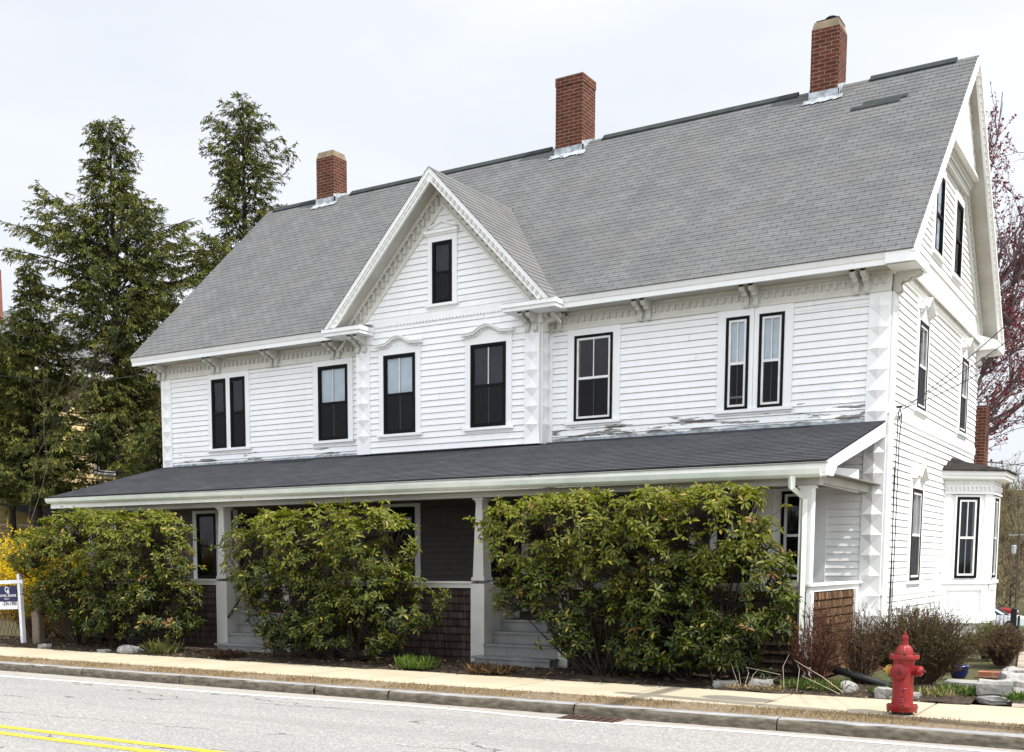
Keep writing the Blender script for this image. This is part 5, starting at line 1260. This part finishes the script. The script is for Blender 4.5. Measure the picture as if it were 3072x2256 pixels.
# ------------------------------------------------------------------ bare trees with buds
def bare_tree(name, x, y, z, h, label, seed, cols, budcols, nbud, spread=.9, depth=6, r0=.16, budsize=.06, group=None, trunk=.25, lean=(0, 0), fan=4, fit=None):
    g = np.random.default_rng(seed); o = empty(name, (x, y, z), label, 'tree', group)
    P0 = []; P1 = []; R0 = []; R1 = []; tips = []
    def grow(p, d, L, r, k):
        n = 3; q = p
        for i in range(n):
            d = norm(d + g.normal(0, .10, 3) + np.array([0, 0, .05])); q2 = q + d * L / n; ra = r * (1 - .3 * i / n); rb = r * (1 - .3 * (i + 1) / n)
            P0.append(q); P1.append(q2); R0.append(ra); R1.append(rb); q = q2
            if k >= depth - 3: tips.append((q, d))
        if k >= depth: return
        for j in range(g.integers(2, 4) if k > 0 else fan):
            nd = norm(d * (1.0 if k < 4 else .8) + norm(g.normal(0, 1, 3) * [1, 1, .6]) * spread * (.55 if k else .8)); grow(q, nd, L * g.uniform(.62, .85), r * .62, k + 1)
        if k > 0 and g.random() < .6: grow(P1[-2], norm(d + g.normal(0, .8, 3)), L * .6, r * .45, min(depth, k + 2))
    grow(np.zeros(3), norm(np.array([lean[0], lean[1], 1.])), h * trunk, r0, 0)
    if fit:
        A_ = np.array(P1); kz = fit[0] / A_[:, 2].max(); kx_ = fit[1] / A_[:, 0].max(); K = np.array([kx_, kx_, kz])
        P0 = [q * K for q in P0]; P1 = [q * K for q in P1]; tips = [(q * K, d) for q, d in tips]
    V, F = sticks(np.array(P0), np.array(P1), np.array(R0), np.array(R1)); nc = len(P0); cc = np.array(cols)[g.integers(0, len(cols), nc)]
    npmesh('trunk', V, F, M['twig'], o, np.repeat(cc, 6, 0))
    if nbud:
        i = g.integers(0, len(tips), nbud); P = np.array([tips[k][0] for k in i]) + g.normal(0, budsize * .9, (nbud, 3)); old = norm(g.normal(size=(nbud, 3)))
        V, F = leaves(P, old, norm(g.normal(size=(nbud, 3))), budsize * g.uniform(.5, 1.3, nbud), budsize * .55, .2, .1); c = np.array(budcols)[g.integers(0, len(budcols), nbud)] * g.uniform(.6, 1.3, (nbud, 1))
        npmesh('crown', V, F, M['leaf'], o, np.repeat(c, 6, 0))
    return o
def crown_tree(name, x, y, z, h, label):
    g = np.random.default_rng(21); o = empty(name, (x, y, z), label, 'tree'); P0 = []; P1 = []; R0 = []; R1 = []; tips = []
    def path(a, c, e, n, r0, r1):
        p = bez(a, c, e, n + 1); p[1:-1] += g.normal(0, .03 + .012 * np.linalg.norm(e - a), (n - 1, 3))
        for i in range(n): P0.append(p[i]); P1.append(p[i + 1]); R0.append(r0 + (r1 - r0) * i / n); R1.append(r0 + (r1 - r0) * (i + 1) / n)
        return p
    tr = path(np.zeros(3), np.array([.1, 0, h * .3]), np.array([.2, 0, h * .62]), 8, .20, .10)
    for i in range(30):
        t = g.uniform(.45, 1); b = tr[int(t * 8)]; a = g.uniform(0, 6.28); el = R(g.uniform(28, 75) if i > 6 else g.uniform(60, 88)); d = np.array([math.cos(a) * math.cos(el), math.sin(a) * math.cos(el), math.sin(el)])
        # reach the crown envelope
        k = 1.0
        for q in np.linspace(.5, 14, 80):
            p = b + d * q
            if (p[0] / 7.4) ** 2 + (p[1] / 5.2) ** 2 + ((p[2] - h * .55) / (h * .47)) ** 2 > 1: k = q; break
        if b[2] + d[2] * k > h * .99: k = (h * .97 - b[2]) / d[2]
        e = b + d * k * g.uniform(.88, 1.03); L = np.linalg.norm(e - b); limb = path(b, (b + e) / 2 + [0, 0, -.10 * L], e, 8, .030 + .003 * L, .009)
        for j in range(int(5 + L * 3.2)):
            u = g.uniform(.18, .98); s0 = limb[int(u * 8)]; dd = norm(norm(e - b) + g.normal(0, .55, 3) + [0, 0, .25]); l2 = (.5 + 1.7 * (1 - u)) * g.uniform(.6, 1.2)
            br = path(s0, s0 + dd * l2 * .5 + [0, 0, -.05 * l2], s0 + dd * l2 + [0, 0, .12 * l2], 4, .018, .006)
            for m_ in range(7):
                q = br[g.integers(0, 5)]; d3 = norm(dd + g.normal(0, .5, 3) + [0, 0, .3]); e3 = q + d3 * g.uniform(.2, .6); P0.append(q); P1.append(e3); R0.append(.0065); R1.append(.003)
                for k3 in range(3): tips.append(q + (e3 - q) * g.uniform(.35, 1))
                tips.append(e3)
    V, F = sticks(np.array(P0), np.array(P1), np.array(R0), np.array(R1)); cc = np.array([(.13, .10, .10), (.10, .075, .075), (.16, .125, .12)])[g.integers(0, 3, len(P0))]
    npmesh('trunk', V, F, M['twig'], o, np.repeat(cc, 6, 0))
    T = np.array(tips); T = T[g.random(len(T)) < .52]; n = len(T) * 4; T = np.repeat(T, 4, 0) + g.normal(0, .028, (n, 3)); sz = np.repeat(g.uniform(.5, 1.5, n // 4), 4) * .05
    V, F = leaves(T, norm(g.normal(size=(n, 3))) + [0, 0, .2], norm(g.normal(size=(n, 3))), sz, sz * .7, .2, .1); c = np.array([(.16, .022, .04), (.24, .05, .065), (.11, .02, .035)])[g.integers(0, 3, n)] * g.uniform(.6, 1.3, (n, 1))
    npmesh('crown', V, F, M['leaf'], o, np.repeat(c, 6, 0))
crown_tree('red_maple', -2.2, 14.0, -.6, 14.1, 'leafless tree with dark red buds rising behind the right side of the house')
hl = plain('hill_scrub', (.10, .08, .05), .95, .4, 1, .05)
# wooded hill far behind on the right
nx, ny = 60, 40; GX, GY = np.meshgrid(np.linspace(-30, 130, nx), np.linspace(92, 220, ny)); GZ = -3.1 + 16 * np.clip((GY - 92) / 80, 0, 1) ** .9 + 1.5 * np.sin(GX * .13) * np.clip((GY - 92) / 30, 0, 1)
F = [(j * nx + i, j * nx + i + 1, (j + 1) * nx + i + 1, (j + 1) * nx + i) for j in range(ny - 1) for i in range(nx - 1)]
tag(npmesh('hill', np.stack([GX, GY, GZ], -1).reshape(-1, 3), F, M['hill'], smooth=True), kind='structure')
def wood():
    n = 900; X = rng.uniform(-25, 40, n); Yy = rng.uniform(78, 150, n); Z = -3.1 + 16 * np.clip((Yy - 92) / 80, 0, 1) ** .9
    P0 = []; P1 = []; R0 = []; R1 = []
    for x, y, z in zip(X, Yy, Z):
        h = rng.uniform(4, 8); P0.append((x, y, z)); P1.append((x, y, z + h * .5)); R0.append(.10); R1.append(.07)
        for k in range(11):
            a = np.array([x, y, z + h * rng.uniform(.15, .6)]); b = a + norm(rng.normal(0, .55, 3) + [0, 0, 1]) * h * rng.uniform(.25, .5); P0.append(a); P1.append(b); R0.append(.045); R1.append(.015)
            for q in range(2): c = a + (b - a) * rng.uniform(.3, .8); P0.append(c); P1.append(c + norm(rng.normal(0, .6, 3) + [0, 0, .8]) * h * .16); R0.append(.028); R1.append(.012)
    V, F = sticks(np.array(P0), np.array(P1), np.array(R0), np.array(R1)); c = np.array([(.16, .125, .08), (.12, .095, .06), (.17, .16, .07), (.10, .07, .05)])[rng.integers(0, 4, len(P0))]
    tag(npmesh('distant_wood', V, F, M['twig'], C=np.repeat(c, 6, 0)), 'leafless brown woodland covering the hillside behind the side street', 'woodland', kind='stuff')
wood()
# side path and lane going back on the right
m = MB(); yy = -4.18; sgn = 0
while yy < 60:
    y2 = yy + (1.3 if yy < 12 else 4); xl = lambda y: 2.22 - .103 * (y + 3.36)
    z = lambda y: float(gz_(np.array(5.0), np.array(y))) + .05
    m.quad((xl(yy + .02), yy + .02, z(yy)), (xl(yy) + 3.2, yy + .02, z(yy)), (xl(y2) + 3.2, y2 - .02, z(y2)), (xl(y2), y2 - .02, z(y2))); yy = y2
tag(m.build('path', plain('old_path_concrete', (.36, .31, .25), .9, .3, 3, .1)), kind='structure')
fp = empty('iron_fence', (-1.69, 30.8, -1.3), 'low black iron fence with square gate post far down the side path', 'fence')
MB().box(-.10, .10, -.10, .10, 0, 1.0).lathe((0, 0, .99), [(.08, 0), (.11, .06), (.02, .12)], 10).build('post', M['iron'], fp); MB().box(.14, .22, -.06, .06, 0, .80).build('post', plain('green_paint', (.02, .05, .035), .5), fp)
m = MB(); m.tube([(-5.0, .8, .84), (-.08, 0, .82)], .02, 5); m.tube([(-5.0, .8, .15), (-.08, 0, .13)], .02, 5)
for i in range(34): m.tube([(-.2 - i * .14, .03 + i * .022, 0), (-.2 - i * .14, .03 + i * .022, .83)], .010, 4)
m.build('railing', M['iron'], fp)
def car(x, y, z, rz, mat, label):
    o = empty('parked_car', (x, y, z), label, 'car', 'cars parked down the side street'); o.rotation_euler = (0, 0, rz); w = .88
    F_ = Fr((0, -w, 0), (1, 0), (0, -1)); L = [(-2.2, .35), (2.2, .35), (2.25, .62), (2.1, .82), (1.2, .98), (-1.9, 1.02), (-2.2, .85)]
    m = MB(); m.prism(F_, L, -2 * w, 0); m.build('body', mat, o, bevel=.05)
    m = MB(); F2 = Fr((0, -w + .12, 0), (1, 0), (0, -1)); m.prism(F2, [(-1.75, 1.0), (1.1, .97), (.35, 1.42), (-1.2, 1.46)], -2 * w + .24, 0); m.build('roof', mat, o, bevel=.05)
    m = MB(); m.prism(F2, [(-1.5, 1.03), (-.3, 1.02), (-.3, 1.38), (-1.15, 1.40)], -2 * w + .23, .01).prism(F2, [(-.22, 1.02), (.85, 1.0), (.28, 1.36), (-.22, 1.38)], -2 * w + .23, .01); m.build('window', M['carglass'], o)
    m = MB(); m.quad((1.12, -w + .16, .99), (1.12, w - .16, .99), (.42, w - .2, 1.41), (.42, -w + .2, 1.41)); m.build('windscreen', M['carglass'], o)
    for a in (-1.35, 1.35):
        for b in (-w + .02, w - .22):
            t = MB(); t.lathe((0, 0, 0), [(.2, 0), (.33, .0), (.33, .2), (.2, .2)], 20); tt = t.build('wheel', M['rubber'], o); tt.rotation_euler = (R(-90), 0, 0); tt.location = (a, b - .02, .33)
            r_ = MB(); r_.lathe((0, 0, -.01), [(.19, 0), (.20, .22)], 10); r_.build('rim', M['rim'], tt)
    for b in (-.65, .65): MB().box(2.16, 2.26, b - .16, b + .16, .62, .76).build('headlight', M['sash'], o)
    return o
car(-6.2, 58, -2.58, 0, M['carwhite'], 'white car parked behind the black iron fence')
car(-9.3, 80, -3.0, 0, M['carred'], 'dark red car parked beyond the white car')
ub = empty('utility_pole', (-5.6, 66, -3.0), 'far grey utility pole with round transformer in front of the wooded hill', 'utility pole')
MB().tube([(0, 0, 0), (0, 0, 6.6)], [.075, .06], 8).build('pole', M['bark'], ub); MB().lathe((-.28, 0, 5.0), [(0, 0), (.15, .03), (.16, .5), (.12, .57), (0, .58)], 14).build('transformer', M['metal'], ub); MB().box(-.6, .6, -.04, .04, 6.2, 6.26).tube([(-.28, 0, 5.35), (0, 0, 5.35)], .03, 6).build('crossarm', M['metal'], ub)
for i, (a, b) in enumerate((((-4.0, 20, 4.9), (10, 48, 5.2)), ((-2.5, 20, 4.2), (8, 34, 7.4)), ((-3.5, 22, 3.2), (9, 36, 6.6)))):
    m = MB(); m.tube(wirepts(a, b, .3), .010, 4); tag(m.build('overhead_wire', M['wire']), ['upper overhead wire behind the bay window', 'overhead wire rising to the right behind the bay window', 'lowest overhead wire rising to the right behind the bay window'][i], 'wire')

# ------------------------------------------------------------------ yellow house on the left
yh = empty('yellow_house', (-27, 4.5, 0), 'pale yellow clapboard house half hidden behind the hemlocks', 'house')
FY = Fr((0, 0, 0), (0, 1), (1, 0)); FYf = Fr((-11, 0, 0), (1, 0), (0, -1)); m = MB()
yw = [(.9, 1.8, 4.6, 6.4), (4.1, 5.0, 4.6, 6.4), (7.2, 8.1, 4.6, 6.4), (.9, 1.8, 1.2, 2.0), (5.6, 6.5, 1.0, 2.8)]
siding(m, FY, 0, 7.8, 0, 10.5, exp=.19, holes=[hole(*w) for w in yw], th=.04, gap=.012); siding(m, FYf, 0, 7.8, 0, 11, exp=.19, th=.04)
m.build('wall', M['yellow_siding'], yh)
for w in yw[:3] + yw[4:]: window(FY, *w, yh, cas=(.14, .14, .16), sash='white', fill=('curtain_dark', None))
m = MB(); m.add([(-11.4, -.5, 7.75), (.5, -.5, 7.75), (.5, 11, 7.75), (-11.4, 11, 7.75), (-5.5, -.3, 10.6), (-5.5, 10.8, 10.6)], [(1, 2, 5, 4), (3, 0, 4, 5), (0, 1, 4), (2, 3, 5), (0, 3, 2, 1)]); m.build('roof', M['roof'], yh)
MB().box(.42, .52, -.5, 11, 7.55, 7.78).build('fascia', M['white'], yh)
MB().box(-4.3, -3.6, 2.6, 3.37, 8.5, 11.5).build('chimney', brickmat('orange_brick', (.27, .085, .045), (.22, .07, .04), (.4, .3, .25)), yh)
m = MB(); m.quad((2.6, .2, 2.75), (2.6, 7.2, 2.75), (0, 7.2, 3.4), (0, .2, 3.4)); m.build('porch_roof', M['roof_dark'], yh); MB().box(2.5, 2.64, .2, 7.2, 2.45, 2.74).build('fascia', M['white'], yh)
for a in (.4, 3.6, 7.0): MB().box(2.3, 2.5, a - .1, a + .1, 0, 2.45).build('porch_post', M['white'], yh)
# overhead wires on the left
for i, (a, b, s_, lb) in enumerate((((-16.2, -8, 5.25), (-25.8, 10.4, 7.3), .08, 'black overhead wire crossing in front of the hemlocks'), ((-20.5, 1, 5.3), (-24.5, 10.4, 5.7), .1, 'thin lower overhead wire behind the hemlock trunks'))):
    m = MB(); m.tube(wirepts(a, b, s_), .014 if i == 0 else .008, 5); tag(m.build('overhead_wire', M['wire']), lb, 'wire')
# thin bare sapling left
bare_tree('bare_sapling', -19.0, -.5, 0, 5.2, 'thin bare grey sapling in front of the yellow house', 31, [(.10, .085, .07)], [(.2, .15, .05)], 0, spread=.7, depth=4, r0=.018, trunk=.45, fan=2)

# ------------------------------------------------------------------ light
SUN_EL, SUN_A = 56, 9.0
sd_ = Vector((math.cos(R(SUN_EL)) * math.cos(R(SUN_A)), -math.cos(R(SUN_EL)) * math.sin(R(SUN_A)), math.sin(R(SUN_EL))))
sun = bpy.data.lights.new('sun', 'SUN'); sun.energy = 5.5; sun.angle = R(.5); sun.color = (1, .955, .88)
so = bpy.data.objects.new('sun', sun); col.objects.link(so); so.rotation_euler = sd_.to_track_quat('Z', 'Y').to_euler()
w = bpy.data.worlds.new('World'); sc.world = w; w.use_nodes = True; nt = w.node_tree; nt.nodes.clear()
N = lambda k: nt.nodes.new(k); Lk = nt.links.new
bg = N('ShaderNodeBackground'); wo = N('ShaderNodeOutputWorld'); Lk(bg.outputs[0], wo.inputs[0])
sky = N('ShaderNodeTexSky'); sky.sky_type = 'NISHITA'; sky.sun_disc = False; sky.sun_elevation = R(SUN_EL); sky.sun_rotation = math.atan2(sd_.x, sd_.y); sky.air_density = 1; sky.dust_density = 2; sky.ozone_density = 1
tc = N('ShaderNodeTexCoord'); mp = N('ShaderNodeMapping'); mp.inputs['Scale'].default_value = (1, 1, 2.6); Lk(tc.outputs['Generated'], mp.inputs[0])
no = N('ShaderNodeTexNoise'); no.inputs['Scale'].default_value = 1.7; no.inputs['Detail'].default_value = 5; no.inputs['Roughness'].default_value = .5; Lk(mp.outputs[0], no.inputs[0])
rp = N('ShaderNodeValToRGB'); rp.color_ramp.elements[0].position = .33; rp.color_ramp.elements[0].color = (.74, .74, .74, 1); rp.color_ramp.elements[1].position = .66; rp.color_ramp.elements[1].color = (.98, .98, .98, 1); Lk(no.outputs[0], rp.inputs[0])
# high thin cloud; brightness added behind the camera to fill the shaded facade
dt = N('ShaderNodeVectorMath'); dt.operation = 'DOT_PRODUCT'; Lk(tc.outputs['Generated'], dt.inputs[0]); dt.inputs[1].default_value = (.35, -.75, .56)
mr = N('ShaderNodeMapRange'); Lk(dt.outputs['Value'], mr.inputs[0]); mr.inputs[1].default_value = -.1; mr.inputs[2].default_value = 1; mr.inputs[3].default_value = 10.6; mr.inputs[4].default_value = 23
cl = N('ShaderNodeMix'); cl.data_type = 'RGBA'; cl.blend_type = 'MULTIPLY'; cl.inputs[0].default_value = 1; cl.inputs[6].default_value = (.93, .965, 1.03, 1); Lk(mr.outputs[0], cl.inputs[7])
mx = N('ShaderNodeMix'); mx.data_type = 'RGBA'; Lk(rp.outputs[0], mx.inputs[0]); Lk(sky.outputs[0], mx.inputs[6]); Lk(cl.outputs[2], mx.inputs[7])
Lk(mx.outputs[2], bg.inputs[0]); bg.inputs[1].default_value = .10
sc.view_settings.view_transform = 'Standard'; sc.view_settings.look = 'None'; sc.view_settings.exposure = 0; sc.view_settings.gamma = 1
sc.render.engine = 'CYCLES'; sc.cycles.max_bounces = 6; sc.cycles.diffuse_bounces = 4; sc.cycles.transparent_max_bounces = 8; sc.cycles.use_denoising = True
